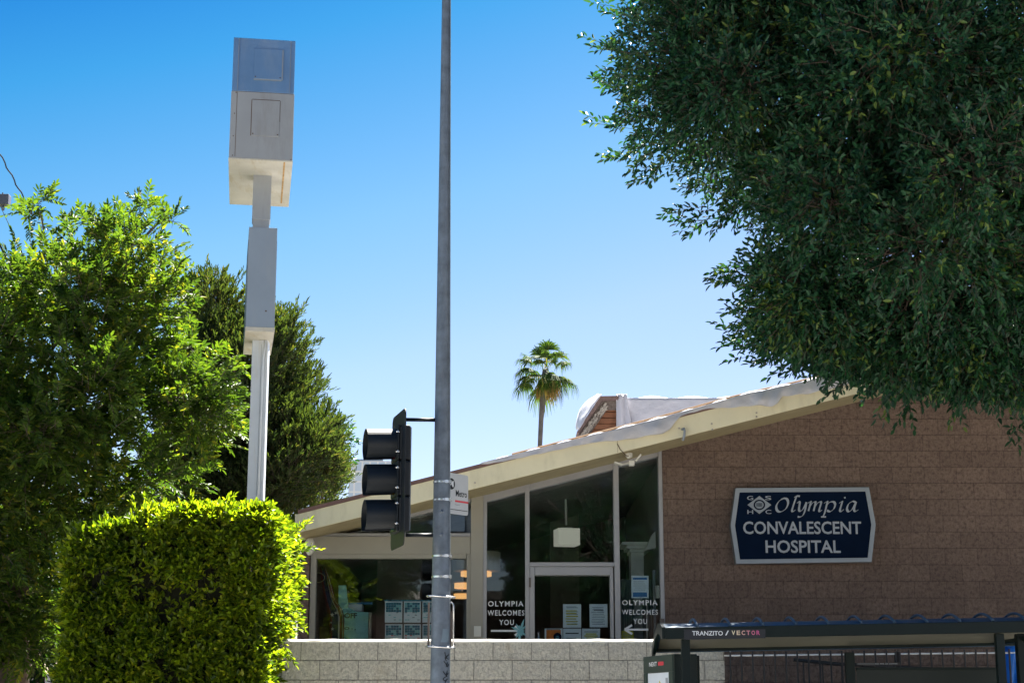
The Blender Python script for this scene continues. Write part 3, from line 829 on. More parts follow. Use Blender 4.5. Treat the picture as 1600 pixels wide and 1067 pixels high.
b = MB(); b.pbox(488, 530, 1045, 1100, 21.9, 22.6); b.build('seat', mat('mustard_seat', (.20, .15, .04), .9), so, bevel=.05, seg=4)

# ---- sign on the brown wall
ws = thing('wall_sign', 'navy six-sided hospital sign with silver border on the brown block wall', 'sign', tuple(P(1255, 820, YB)))
outer = [(1150, 881), (1362, 878), (1368.5, 819), (1358, 760.5), (1149, 762), (1141, 821)]
YS = YB - .14
def inset(poly, dpx):
    cx = sum(p[0] for p in poly) / len(poly); cy = sum(p[1] for p in poly) / len(poly); out = []
    n = len(poly)
    for i in range(n):
        a, p, c = poly[i - 1], poly[i], poly[(i + 1) % n]
        def off(p0, p1):
            dx, dy = p1[0] - p0[0], p1[1] - p0[1]; L = math.hypot(dx, dy); nx, ny = dy / L, -dx / L
            if (cx - p0[0]) * nx + (cy - p0[1]) * ny < 0: nx, ny = -nx, -ny
            return (p0[0] + nx * dpx, p0[1] + ny * dpx), (dx, dy)
        (q0, d0), (q1, d1) = off(a, p), off(p, c)
        den = d0[0] * d1[1] - d0[1] * d1[0]; s = ((q1[0] - q0[0]) * d1[1] - (q1[1] - q0[1]) * d1[0]) / den
        out.append((q0[0] + d0[0] * s, q0[1] + d0[1] * s))
    return out
b = MB(); b.pprism(outer, YS + .004, YB - .001); b.build('case', M['signside'], ws)
o1 = [(X(a, c, YS), Z(c, YS)) for a, c in inset(outer, .5)]; i1 = [(X(a, c, YS), Z(c, YS)) for a, c in inset(outer, 7.2)]
b = MB(); n = 6
vs = [(x, YS - .012, z) for x, z in o1] + [(x, YS - .012, z) for x, z in i1] + [(x, YS + .003, z) for x, z in o1] + [(x, YS + .003, z) for x, z in i1]
fs = []
for i in range(n):
    j = (i + 1) % n
    fs += [(i, j, j + n, i + n), (i + n, j + n, j + 3 * n, i + 3 * n), (i, i + 2 * n, j + 2 * n, j)]
b.add(vs, fs); b.build('border', M['silver'], ws, bevel=.003)
b = MB(); b.prism(i1, YS - .003, YS + .003); b.build('face', M['navy'], ws)
YL = YS - .008
b = MB()
def sg(zx, zy): return 1120 + zx / 5.714, 740 + zy / 5.714
def stext(s, zx0, zx1, zy0, zy1, **kw):
    (a, c), (e, g_) = sg(zx0, zy0), sg(zx1, zy1); b = MB(); ptext(b, s, a, e, c, g_, YL, **kw); b.build('lettering' if len(s) > 1 else 'emblem_letter', M['signletter'], ws)
stext("CONVALESCENT", 235, 1290, 424, 538, offset=.018)
stext("HOSPITAL", 435, 1106, 592, 706, offset=.018)
stext("G", 270, 325, 197, 234, offset=.01); stext("S", 431, 487, 197, 234, offset=.01)
stext("H", 273, 325, 321, 358, offset=.01); stext("C", 434, 487, 321, 358, offset=.01)
# script word drawn with a broad-nib pen
def cat_rom(pts, n=10):
    pts = [pts[0]] + list(pts) + [pts[-1]]; out = []
    for i in range(1, len(pts) - 2):
        p0, p1, p2, p3 = pts[i - 1], pts[i], pts[i + 1], pts[i + 2]
        for k in range(n):
            t = k / n
            out.append(tuple(.5 * ((2 * p1[j]) + (-p0[j] + p2[j]) * t + (2 * p0[j] - 5 * p1[j] + 4 * p2[j] - p3[j]) * t * t + (-p0[j] + 3 * p1[j] - 3 * p2[j] + p3[j]) * t ** 3) for j in (0, 1)))
    out.append(tuple(pts[-2])); return out
NIB = (9.5, -6.5)
lay = [0]
def stroke(mb, pts, nib=NIB, thin=2.6):
    q = cat_rom(pts); n = len(q); L = []
    lay[0] += 1; y = YL - .0002 * lay[0]
    for i, (x_, y_) in enumerate(q):
        x2, y2 = q[min(i + 1, n - 1)]; x0_, y0_ = q[max(i - 1, 0)]
        dx, dy = x2 - x0_, y2 - y0_; l = math.hypot(dx, dy) or 1; nx, ny = -dy / l, dx / l
        hw = max(thin, abs(nib[0] * nx + nib[1] * ny)); L.append(((x_ + nx * hw, y_ + ny * hw), (x_ - nx * hw, y_ - ny * hw)))
    vs = []
    for a, c in L:
        for k_ in (a, c):
            u, v = sg(*k_); vs.append((X(u, v, YL), y, Z(v, YL)))
    mb.add(vs, [(2 * i, 2 * i + 2, 2 * i + 3, 2 * i + 1) for i in range(n - 1)])
b = MB()
stroke(b, [(600, 222), (560, 240), (532, 285), (540, 328), (572, 338), (615, 312), (636, 265), (628, 228), (600, 218), (572, 226)])
stroke(b, [(690, 212), (712, 198), (742, 200)]); stroke(b, [(712, 200), (690, 262), (672, 325), (684, 334), (702, 322)])
stroke(b, [(716, 262), (732, 250), (740, 262), (734, 318), (748, 332), (772, 310), (800, 252)]); stroke(b, [(800, 252), (786, 330), (766, 372), (742, 384), (722, 382)])
stroke(b, [(812, 262), (836, 248), (836, 262), (818, 332)]); stroke(b, [(826, 300), (852, 262), (876, 250), (880, 264), (864, 332)]); stroke(b, [(872, 300), (898, 262), (924, 250), (930, 264), (914, 322), (922, 334), (940, 322)])
stroke(b, [(958, 262), (984, 248), (984, 264), (962, 350), (946, 382)]); stroke(b, [(930, 384), (975, 384)], thin=3.5); stroke(b, [(976, 290), (1004, 256), (1040, 250), (1056, 272), (1044, 312), (1012, 336), (984, 326)])
stroke(b, [(1092, 262), (1116, 248), (1116, 262), (1100, 322), (1112, 334), (1134, 318)]); stroke(b, [(1136, 214), (1150, 212)], thin=7)
stroke(b, [(1240, 256), (1212, 246), (1176, 270), (1162, 312), (1176, 336), (1206, 318), (1240, 254)]); stroke(b, [(1244, 250), (1226, 316), (1238, 334), (1264, 320)])
b.build('script_lettering', M['signletter'], ws)
b = MB()
def pz(zx, zy, y): u, v = sg(zx, zy); return (X(u, v, YL), y, Z(v, YL))
b.add([pz(380, 197, YL), pz(487, 277, YL), pz(380, 358, YL), pz(273, 277, YL)], [(0, 3, 2, 1)])
b.build('diamond_emblem', M['silver'], ws)
b = MB()
ring = [pz(380 + 52 * math.cos(a), 277 + 46 * math.sin(a), YL - .002) for a in [k * math.pi / 14 for k in range(28)]]
ring2 = [pz(380 + 38 * math.cos(a), 277 + 34 * math.sin(a), YL - .002) for a in [k * math.pi / 14 for k in range(28)]]
b.add(ring + ring2, [(i, (i + 1) % 28, 28 + (i + 1) % 28, 28 + i) for i in range(28)])
for x_ in (358, 369, 380, 391, 402): b.add([pz(x_ - 3.2, 258, YL - .003), pz(x_ + 3.2, 262, YL - .003), pz(x_ + 3.2, 296, YL - .003), pz(x_ - 3.2, 292, YL - .003)], [(0, 3, 2, 1)])
b.build('emblem_marks', M['navy'], ws)

# ---- security light under the soffit
sl = thing('security_light', 'white twin-head security light hanging under the roof edge above the entrance', 'light', tuple(P(984, 712, YF + .35)))
Ys = YF + .3
c = P(983, 708, Ys); b = MB(); b.tube([(c.x, Ys, sz(c.x) + .005), (c.x, Ys, c.z - .03), (c.x + .01, Ys, c.z - .06)], [.045, .045, .03], 16); b.build('mount', M['white_plastic'], sl, smooth=False)
b = MB(); b.pbox(983, 991.5, 719, 727, Ys - .06, Ys + .03); b.build('sensor', M['white_plastic'], sl, bevel=.008)
c = P(966, 724.6, Ys - .05); b = MB(); dx = Vector((.95, 0, -.28)).normalized(); b.obox(c, dx, Vector((0, 1, 0)), dx.cross(Vector((0, 1, 0))), .052, .06, .010); b.build('lamp_head', M['white_plastic'], sl, bevel=.004)
c = P(997, 715.5, Ys - .05); b = MB(); dx = Vector((.62, 0, .78)).normalized(); b.obox(c, dx, Vector((0, 1, 0)), dx.cross(Vector((0, 1, 0))), .052, .06, .010); b.build('lamp_head', M['white_plastic'], sl, bevel=.004)
b = MB(); b.tube([P(972, 725.5, Ys), P(984, 723, Ys)], .012, 8); b.tube([P(989, 722, Ys), P(993, 718, Ys)], .012, 8); b.build('arm', M['white_plastic'], sl)
b = MB(); b.tube([P(964.5, 693, YF - .018), P(969, 702, YF - .018), P(974, 707, YF - .018), P(979, 712, YF + .1), P(983, 712, Ys)], .005, 6); b.build('cable', M['seam'], sl)
# eave light at left end
el = thing('eave_light', 'small white light fitting under the left end of the roof beside the hedge', 'light', tuple(P(484, 855, YB - .2)))
b = MB(); cc = P(484, 852, YB - .2); b.tube([(cc.x, cc.y, cc.z + .09), (cc.x, cc.y, cc.z + .05), (cc.x, cc.y, cc.z - .06), (cc.x, cc.y, cc.z - .12)], [.03, .055, .06, .02], 16); b.build('cover', M['white_plastic'], el, smooth=True)
b = MB(); b.box(cc.x - .02, cc.x + .02, cc.y, YB, cc.z + .04, cc.z + .08); b.build('bracket', M['darksteel'], el)

# ================================================================ ROOF DORMER AND TARPS
YD = 21.4
dm = thing('roof_dormer', 'weathered wooden roof box with slanted peeling edge on the sloped roof', 'dormer', tuple(P(940, 690, YD)))
b = MB(); b.pprism([(912, 692), (1188, 640), (1188, 622), (946, 622)], YD + .1, YD + 3.2)
b.build('body', M['weather'], dm)
for i in range(6):
    y0 = 634 + i * 9.2; b = MB()
    xl = 918 + max(0, (684 - (y0 + 9)) * .62)
    b.pprism([(xl - 1, y0 + 8.9), (968, y0 + 8.9), (968, y0 + .5), (xl + 4, y0 + .5)], YD + .03, YD + .09); b.build('plank', M['wood'], dm, bevel=.006)
b = MB(); b.pprism([(907, 686), (915, 688), (948, 640), (966, 640), (966, 625), (940, 625), (904, 674)], YD - .03, YD + .02)
b.build('peeling_board', mat('dark_weathered_board', (.16, .13, .11), .9, var=.4, scale=25, bmp=.6), dm)
b = MB()
rr = random.Random(4)
for i in range(110):                         # curling flakes of old shingle along the slanted edge
    t = rr.random(); px = 907 + 36 * t + rr.uniform(-1, 7); py = 682 - 48 * t + rr.uniform(-3, 3); c = P(px, py, YD - .04 - rr.uniform(0, .03))
    a = rr.uniform(.4, 1.6); b.obox(c, (math.cos(a), rr.uniform(-.4, .4), math.sin(a)), (0, 1, 0), (-math.sin(a), 0, math.cos(a)), rr.uniform(.012, .035), .008, rr.uniform(.004, .009))
b.build('shingle_flakes', M['weather'], dm)
b = MB(); b.pprism([(901, 675), (905, 677), (941, 626), (966, 624), (966, 618), (938, 618.5)], YD - .10, YD + .3); b.build('edge_trim', mat('brown_edge_trim', (.13, .085, .075), .8, var=.3, scale=20), dm, bevel=.005)

def sheet(name, grid, lab, m=None, th=.006, cat='tarpaulin'):
    b = MB(); r_, c_ = len(grid), len(grid[0])
    b.add([p for row in grid for p in row], [(i * c_ + j, i * c_ + j + 1, (i + 1) * c_ + j + 1, (i + 1) * c_ + j) for i in range(r_ - 1) for j in range(c_ - 1)])
    o = b.build(name, m or M['tarp'], None, smooth=True, solid=th); tag(o, lab, cat, 'white sheets weighing on the damaged roof'); return o
def wr(p, s=3.0, a=.03, k=0): return mnoise.noise(Vector((p[0] * s + k, p[1] * s * .6, p[2] * s * 1.3))) * a
# slanted sheet left of the dormer
g = []
for i in range(14):
    row = []
    for j in range(8):
        t = i / 13; s = j / 7
        px = 939 - 35 * t; py = 617 + 55 * t; ou = (2 + 15 * math.sin(math.pi * min(1, t * .9 + .08)) ** .8) * s
        p = P(px - ou * .85, py - ou * .30, YD - .11 + s * s * 1.6); p += Vector((wr(p, 5, .02), 0, wr(p, 6, .02)))
        row.append(p)
    g.append(row)
sheet('tarpaulin', g, 'bright white sheet draped down the slanted left side of the roof dormer')
# sheet over the dormer front and top
tabx = [(962, 0), (972, 0), (985, 0), (1188, 0)]
g = []
for j in range(22):
    row = []
    for i in range(60):
        px = 964 + (1192 - 964) * i / 59; t = j / 21
        if t < .3:   # top surface running back
            u = (.3 - t) / .3; p = P(px, 617.8 + .6 * math.sin(px * .09), YD - .02 + 0); p.y += 2.8 * u; p.z += .015 * math.sin(u * 9 + px * .1)
        else:
            u = (t - .3) / .7; py = 617.8 + (84 - 0.0 * (px - 960)) * u; p = P(px, py, YD - .02 - .14 * u)
            p.y += .06 * math.sin(px * .045 + u * 1.2) * u + wr(p, 2.2, .12, 5) * u
            rid = abs(((px - 1000) * .5 + u * 62) % 55 - 27) / 27; p.y -= .05 * max(0, 1 - rid * 5) * u
        row.append(p)
    g.append(row)
sheet('tarpaulin', g, 'large pale grey-white sheet stretched over the front of the roof dormer')
# overlapping strip by the planks
g = []
for j in range(16):
    row = []
    for i in range(8):
        u = j / 15; px0 = 963 + .4 * u; px1 = 979 + 9 * min(1, u * 1.4); px = px0 + (px1 - px0) * i / 7
        p = P(px, 615.6 + 82 * u, YD - .07 - .14 * u); p.y += .025 * math.sin(i * 1.6 + u * 2); row.append(p)
    g.append(row)
sheet('tarpaulin', g, 'narrow white strip of sheet hanging beside the red-brown planks')
# sheet along the roof edge
tab = [(752, 0), (765, 3), (800, 5.5), (860, 8), (900, 9), (935, 12), (962, 17), (985, 20), (1010, 22), (1035, 25), (1046, 21), (1054, 12), (1062, 5), (1080, 3), (1110, 4), (1125, 8), (1150, 14), (1180, 19), (1205, 27), (1213, 25), (1222, 14), (1240, 17), (1262, 20), (1290, 21), (1320, 21), (1345, 19), (1352, 12)]
def hang(px):
    for (x0, y0), (x1, y1) in zip(tab, tab[1:]):
        if x0 <= px <= x1: return y0 + (y1 - y0) * (px - x0) / (x1 - x0)
    return 0
g = []
ncol = 300
for j in range(18):
    row = []
    for i in range(ncol):
        px = 752 + 600 * i / (ncol - 1); h = hang(px) + .35 * math.sin(px * .21); u = j / 17
        lift = 3.5 + (4 * math.exp(-((px - 1170) / 60) ** 2))
        if u < .3:
            k = (.3 - u) / .3; p = P(px, zt(px) - lift, YF - .02); p.y += 1.6 * k; p.z += -.03 * k + .012 * math.sin(px * .13 + k * 6)
        else:
            k = (u - .3) / .7; p = P(px, zt(px) - lift + (h + lift * .6) * k, YF - .05)
            fo = math.sin(px * .16 + 2.2 * math.sin(px * .021) + k * 1.4); big = math.exp(-((px - 1195) / 28) ** 2) + .7 * math.exp(-((px - 1030) / 25) ** 2) + .4 * math.exp(-((px - 1290) / 40) ** 2)
            p.y -= (.012 + .014 * fo * k + .05 * big * math.sin(k * 2.6) * (1 + .3 * fo)) * (.3 + k * (h / 22))
            p.y += wr(p, 6, .03, 2) * k
        row.append(p)
    g.append(row)
sheet('tarpaulin', g, 'long white sheet draped over the cream fascia along the roof edge')
b = MB(); pp = [P(px, zt(px) - 4.6 - 2.6 * math.exp(-((px - 1150) / 80) ** 2), YF + .03) for px in range(800, 1310, 10)]
b.tube(pp, .012, 6); tag(b.build('roof_batten', mat('timber_batten', (.42, .26, .14), .8)), 'long thin timber batten holding the sheet down along the roof edge', 'batten')

# ================================================================ WHITE BLOCK WALL AND IRON FENCE
XW0, XW1 = X(200, 1040, YW), X(1132, 1040, YW)
ZW = Z(1003, YW)
bw = thing('block_wall', 'cream-white split-face block wall in front of the hospital, behind the grey pole', 'wall', (0, YW, 0))
b = MB(); b.box(XW0, XW1, YW, YW + .2, .15, ZW); b.build('blocks', M['white'], bw)
b = MB(); n = 9; prof = [(YW - .004 + .208 * i / (n - 1), ZW + .036 * math.sin(math.pi * (.06 + .88 * i / (n - 1))) ** .6) for i in range(n)]
ns = 240; vs = []
for i in range(ns + 1):
    x = XW0 + (XW1 - XW0) * i / ns
    for y, z in prof: vs.append((x, y + .004 * mnoise.noise(Vector((x * 9, y * 8, 1))), z + .006 * mnoise.noise(Vector((x * 6, y * 9, 0)))))
    vs.append((x, YW + .2, ZW - .002)); vs.append((x, YW - .002, ZW - .002))
m_ = n + 2
b.add(vs, [(i * m_ + k, (i + 1) * m_ + k, (i + 1) * m_ + (k + 1) % m_, i * m_ + (k + 1) % m_) for i in range(ns) for k in range(m_)] + [tuple(range(m_)), tuple(ns * m_ + k for k in range(m_ - 1, -1, -1))])
b.build('mortar_cap', M['cap'], bw, smooth=False)

YFe = YW + .08
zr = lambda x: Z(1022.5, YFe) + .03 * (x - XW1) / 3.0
fe = thing('iron_fence', 'black iron bar fence with top rail coloured as sunlit behind the bus shelter', 'fence', (XW1 + .05, YFe, .15))
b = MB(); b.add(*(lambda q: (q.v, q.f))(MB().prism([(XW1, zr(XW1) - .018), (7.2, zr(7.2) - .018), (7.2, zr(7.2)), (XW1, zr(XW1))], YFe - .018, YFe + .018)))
b.build('top_rail', M['iron_sunlit'], fe, bevel=.008)
b = MB(); b.prism([(XW1, .35), (7.2, .38), (7.2, .41), (XW1, .38)], YFe - .018, YFe + .018); b.build('bottom_rail', M['iron'], fe, bevel=.004)
i = 0; x = X(1141, 1040, YFe)
while x < 7.1:
    b = MB(); b.box(x - .0085, x + .0085, YFe - .03, YFe - .013, .17, zr(x) + .03); b.build('bar', M['iron'], fe, bevel=.002)
    x += .1185; i += 1
for x in (X(1403, 1040, YFe), X(1168, 1040, YFe) + 3.9):
    b = MB(); b.box(x - .03, x + .03, YFe - .03, YFe + .03, .15, zr(x) + .012); b.build('fence_post', M['iron'], fe, bevel=.004)
hr = thing('handrail', 'dark sloping handrail between the iron fence and the brown wall', 'railing', (2.6, 19.2, .3))
p0, p1, p2 = P(1240, 1030, 19.2), P(1300, 1036, 19.2), P(1600, 1052, 19.2)
b = MB(); b.tube([p0, p1, p2], .02, 8); b.build('rail', M['iron'], hr, smooth=True)
for k in range(12):
    t = (k + .5) / 12; q = p0.lerp(p2, t); b = MB(); b.box(q.x - .008, q.x + .008, q.y - .008, q.y + .008, .3, q.z - .02); b.build('baluster', M['iron'], hr)
# blue tarpaulin behind fence end
g = []
for j in range(10):
    row = []
    for i in range(12):
        u = i / 11; v = j / 9; p = P(1566 + 44 * u - 3 * math.sin(v * 3), 1007 + 2 * (1 - u) + 110 * v, 18.6 + .08 * math.sin(u * 11 + v) + .1 * v); row.append(p)
    g.append(row)
b = MB(); b.add([p for r_ in g for p in r_], [(i * 12 + j, i * 12 + j + 1, (i + 1) * 12 + j + 1, (i + 1) * 12 + j) for i in range(9) for j in range(11)])
tag(b.build('blue_tarpaulin', mat('vivid_blue_plastic', (.02, .22, .75), .45, var=.15, scale=8), None, smooth=True, solid=.004), 'vivid blue plastic sheet hanging behind the fence at the right end of the shelter', 'tarpaulin')

# ================================================================ BUS SHELTER
SX0, SX1 = X(1036.5, 985, 15.6), 5.55
TILT = .0185
sh = thing('bus_shelter', 'dark green bus shelter with curved ribbed metal roof on the pavement before the fence', 'bus shelter', (3.4, 16.2, .15))
zs = lambda x: TILT * (x - SX0)
ZF1, ZF0 = Z(980.5, 15.6), Z(998, 15.6)
prof = []
for k in range(15):
    t = k / 14; y = 15.60 + 1.22 * t
    z = ZF1 + .055 * math.sin(math.pi * min(1, t / .62)) if t < .31 else ZF1 + .055 - (.222) * ((t - .31) / .69) ** 1.9
    prof.append((y, z))
def loft(x0, x1, prof_, name, m, parent, nx=12, close=False, smooth=True):
    b = MB(); n = len(prof_); vs = []
    for i in range(nx + 1):
        x = x0 + (x1 - x0) * i / nx
        for y, z in prof_: vs.append((x, y, z + zs(x)))
    fs = [(i * n + k, (i + 1) * n + k, (i + 1) * n + (k + 1) % n, i * n + (k + 1) % n) for i in range(nx) for k in range(n if close else n - 1)]
    if close: fs += [tuple(range(n)), tuple(nx * n + k for k in range(n - 1, -1, -1))]
    b.add(vs, fs); return b.build(name, m, parent, smooth=smooth)
th = .02
rf = loft(SX0 + .02, SX1, prof + [(y, z - th) for y, z in prof[::-1]], 'roof', M['roofblue'], sh, close=True, smooth=False)
loft(SX0 + .05, SX1 - .05, [(y, z - th - .012) for y, z in prof[1:-1]], 'ceiling_panel', M['ceiling_panel'], rf)
# end arch plates
def arch(x0, x1):
    inner = [(15.70 + .98 * k / 12, ZF0 - .005 + .0 * k + (.085 * math.sin(math.pi * k / 12) ** .7) - .10 * (k / 12) ** 2.2) for k in range(13)]
    out = prof + [(15.60 + 1.22, prof[-1][1] - .06)] + [(y, z) for y, z in inner[::-1]] + [(15.6, ZF0)]
    b = MB(); n = len(out); vs = [(x, y, z + zs(x) + .006) for x in (x0, x1) for y, z in out]
    b.add(vs, [tuple(range(n)), tuple(range(2 * n - 1, n - 1, -1))] + [(k, (k + 1) % n, n + (k + 1) % n, n + k) for k in range(n)])
    b.build('end_arch', M['green'], rf)
arch(SX0 - .012, SX0 + .018); arch(SX1, SX1 + .03)
for k in range(14):                       # curved standing ribs
    x = X(1089, 975, 15.62) + k * .3045
    if x > SX1 - .05: break
    b = MB(); pts = []
    for j in range(13):
        t = j / 12; y = 15.605 + 1.15 * t; zz = np.interp(y, [p[0] for p in prof], [p[1] for p in prof])
        pts.append((x - .0 * t, y, zz + zs(x) + .012 + .030 * math.sin(math.pi * t) ** .8))
    b.tube(pts, .013, 6); b.build('roof_rib', M['roofblue'], rf, smooth=True)
b = MB(); b.prism([(SX0 + .0185, ZF0 + zs(SX0)), (SX1, ZF0 + zs(SX1)), (SX1, ZF1 + zs(SX1) + .002), (SX0 + .0185, ZF1 + zs(SX0) + .002)], 15.585, 15.63)
fa = b.build('fascia', M['green'], rf, bevel=.004)
b = MB(); Yt = 15.583
pb = [(1069, 999), (1196, 996.5), (1196, 982.5), (1069, 983)]
b.pprism(pb, Yt - .002, Yt + .001); b.build('name_plate', mat('dark_name_plate', (.008, .012, .02), .4, bmp=0), fa)
b = MB(); ptext(b, "TRANZITO", 1081.5, 1129.5, 985.2, 992.2, Yt - .004, offset=.015); b.build('lettering', M['decal'], fa)
b = MB(); ptext(b, "/", 1133, 1139, 984.6, 992, Yt - .004, offset=.015); b.build('lettering', M['decal'], fa)
cols_ = [(.75, .66, .45), (.75, .60, .42), (.72, .42, .36), (.70, .28, .32), (.66, .18, .28), (.60, .10, .26)]
for k, ch_ in enumerate("VECTOR"):
    x0 = 1143.2 + k * 7.75; b = MB(); ptext(b, ch_, x0, x0 + 5.6, 984.5, 991.5, Yt - .004, offset=.03)
    b.build('letter', mat('plate_letter_%d' % k, cols_[k], .6, bmp=0), fa)
# rear gutter beam
b = MB(); b.prism([(SX0 + .03, 2.168 + zs(SX0)), (SX1, 2.168 + zs(SX1)), (SX1, 2.195 + zs(SX1)), (SX0 + .03, 2.195 + zs(SX0))], 16.72, 16.80); b.build('rear_beam', M['green'], rf, bevel=.004)
def sbox(name, px0, px1, ya, yb, z1=None, m='green', z0=.15, bev=.006):
    b = MB(); x0, x1 = X(px0, 1035, ya), X(px1, 1035, ya); b.box(x0, x1, ya, yb, z0, (ZF0 + zs(x0) - .002) if z1 is None else z1); return b.build(name, M[m], sh, bevel=bev)
sbox('post', 1065.5, 1079, 15.66, 15.74)
sbox('post', 1322, 1336, 16.6, 16.68, 2.16); sbox('post', 1078, 1093, 16.6, 16.68, 2.13)
sbox('post', 1559, 1572, 15.66, 15.74); sbox('post', 1592, 1606, 15.8, 15.9)
for px in (1566,):
    b = MB(); x = X(px, 1035, 16.6); b.box(x - .03, x + .03, 15.64, 16.72, ZF0 + zs(x) - .075, ZF0 + zs(x) - .035); b.build('cross_arm', M['green'], sh, bevel=.004)
# perforated back screen
m, t, bs, o = nodes_of('perforated_screen')
tc = N(t, "ShaderNodeTexCoord"); vo = N(t, "ShaderNodeTexVoronoi"); vo.inputs['Scale'].default_value = 75; vo.inputs['Randomness'].default_value = 0
t.links.new(tc.outputs['Object'], vo.inputs['Vector'])
th_ = N(t, "ShaderNodeMath", operation='LESS_THAN'); th_.inputs[1].default_value = .36; t.links.new(vo.outputs['Distance'], th_.inputs[0])
tr = N(t, "ShaderNodeBsdfTransparent"); mx = N(t, "ShaderNodeMixShader"); t.links.new(th_.outputs[0], mx.inputs[0]); t.links.new(bs.outputs[0], mx.inputs[1]); t.links.new(tr.outputs[0], mx.inputs[2]); t.links.new(mx.outputs[0], o.inputs[0])
bs.inputs['Base Color'].default_value = (.010, .018, .016, 1); bs.inputs['Roughness'].default_value = .4; bs.inputs['Metallic'].default_value = .3
b = MB(); x0, x1 = X(1337, 1035, 16.64), X(1556, 1035, 16.64); b.box(x0, x1, 16.63, 16.634, .6, Z(1046, 16.64)); b.build('back_screen', m, sh)
b = MB(); b.box(x0, x1, 16.60, 16.66, Z(1046, 16.64), Z(1042, 16.64)); b.build('screen_rail', M['green'], sh)
b = MB(); b.box(x0 + .0, X(1405, 1035, 16.6), 16.585, 16.597, Z(1038.5, 16.6), Z(1034.6, 16.6)); st_ = b.build('notice_strip', M['iron'], sh)
b = MB(); rr = random.Random(2)
for k in range(22):
    px = 1367 + k * 1.62
    if k in (4, 9, 13): continue
    b.pbox(px, px + 1.1, 1035.6, 1037.4 - rr.random() * .4, 16.582, 16.584)
b.pbox(1340, 1366, 1036.2, 1036.8, 16.582, 16.584)
b.build('fine_print', M['ink'], st_)
# advertising case at the left end
ad = thing('advertising_case', 'dark green upright advertising case with a pale poster at the left end of the shelter', 'advertising case', (1.55, 16.3, .15))
nearL, farL = Vector((X(1052, 1030, 15.9), 15.9, 0)), Vector((X(1007, 1040, 16.75), 16.75, 0))
ax = (nearL - farL).normalized(); nrmv = Vector((-ax.y, ax.x, 0)) * -1
if nrmv.x > 0: nrmv = -nrmv
wd = (nearL - farL).length; top = Z(1021, 15.9)
def ad_box(name, u0, u1, z0, z1, d0, d1, m, parent, bev=0):
    cen = farL + ax * ((u0 + u1) / 2 * wd) + nrmv * ((d0 + d1) / 2); b = MB()
    b.obox((cen.x, cen.y, (z0 + z1) / 2), ax, nrmv, (0, 0, 1), (u1 - u0) / 2 * wd, abs(d1 - d0) / 2, (z1 - z0) / 2); return b.build(name, M[m], parent, bevel=bev)
case = ad_box('case', 0, 1, .45, top, -.24, -.012, 'green', ad, .01)
ad_box('leg', .06, .14, .15, .45, -.17, -.07, 'green', ad); ad_box('leg', .86, .94, .15, .45, -.17, -.07, 'green', ad)
ad_box('frame_top', 0, 1, top - .16, top - .002, -.012, .012, 'greenlight', case, .004)
ad_box('frame_side', 0, .10, .45, top - .161, -.012, .012, 'greenlight', case, .004); ad_box('frame_side', .87, 1, .45, top - .161, -.012, .012, 'greenlight', case, .004)
po = ad_box('poster', .105, .865, .5, top - .165, -.011, -.004, 'paper', case)
def ad_poly(name, pts, d, m, parent):
    b = MB(); b.add([tuple(farL + ax * (u * wd) + nrmv * d + Vector((0, 0, z))) for u, z in pts], [tuple(range(len(pts)))]); return b.build(name, M[m], parent)
zt_ = top - .165
ad_poly('poster_print', [(.42, .9), (.62, .9), (.62, zt_ - .22), (.58, zt_ - .13), (.52, zt_ - .07), (.46, zt_ - .13), (.42, zt_ - .22)], -.002, 'yellow', po)
ad_poly('poster_print', [(.72, zt_ - .18), (.80, zt_ - .18), (.80, zt_ - .05), (.72, zt_ - .05)], -.002, 'signletter', po)
ad_poly('red_label', [(.53, top - .098), (.72, top - .098), (.72, top - .062), (.53, top - .062)], .014, 'red', case)
b = MB(); fit_text(b, "NEXT", .22, .49, top - .10, top - .06, 0, fn=lambda u, z: tuple(farL + ax * (u * wd) + nrmv * .0145 + Vector((0, 0, z))), offset=.02); b.build('header_lettering', M['decal'], case)

# ================================================================ STREET POLE, SIGNAL, STOP SIGN
PX, PY = -.668, 15.8
def pr(z): return .0823 - .00705 * (z - 3.44)
pole = thing('street_light_pole', 'tall tapering galvanised street pole carrying the traffic signal in front of the block wall', 'pole', (PX, PY, .15))
b = MB(); zz = [.15, 1, 2, 3, 4, 5, 6, 7, 8, 9, 10.2]; b.tube([(PX, PY, z) for z in zz], [pr(z) for z in zz], 40); b.build('shaft', M['galv'], pole, smooth=True)
b = MB(); b.tube([(PX, PY, .15), (PX, PY, .2), (PX, PY, .24), (PX, PY, .34)], [.17, .17, .13, .12], 24); b.build('base_flange', M['galv'], pole)
b = MB(); b.tube([(PX, PY, 10.1), (PX + .3, PY - .2, 10.6), (PX + 1.1, PY - 1.0, 10.9), (PX + 1.6, PY - 1.5, 10.9)], [.04, .035, .03, .03], 10); b.build('lamp_arm', M['galv'], pole, smooth=True)
b = MB(); b.obox((PX + 1.8, PY - 1.7, 10.9), (.707, -.707, 0), (.707, .707, 0), (0, 0, 1), .35, .12, .06); b.build('luminaire', M['galv'], pole, bevel=.03)
for py in (751.5, 779.5, 867.5, 900):
    z = Z(py, PY - .08); b = MB(); b.tube([(PX, PY, z - .009), (PX, PY, z + .009)], pr(z) + .004, 40); b.obox((PX + .045, PY - pr(z) * .86, z), (1, .3, 0), (-.3, 1, 0), (0, 0, 1), .016, .012, .014)
    b.obox((PX + pr(z), PY - .01, z), (1, 0, 0), (0, 1, 0), (0, 0, 1), .012, .02, .016); b.build('band', M['steel'], pole)
for py in (799, 835):
    z = Z(py, PY - .08); b = MB(); b.tube([(PX, PY - pr(z) + .002, z), (PX, PY - pr(z) - .012, z), (PX, PY - pr(z) - .018, z)], [.018, .016, .006], 14); b.build('bolt_cover', M['galv'], pole, smooth=True)
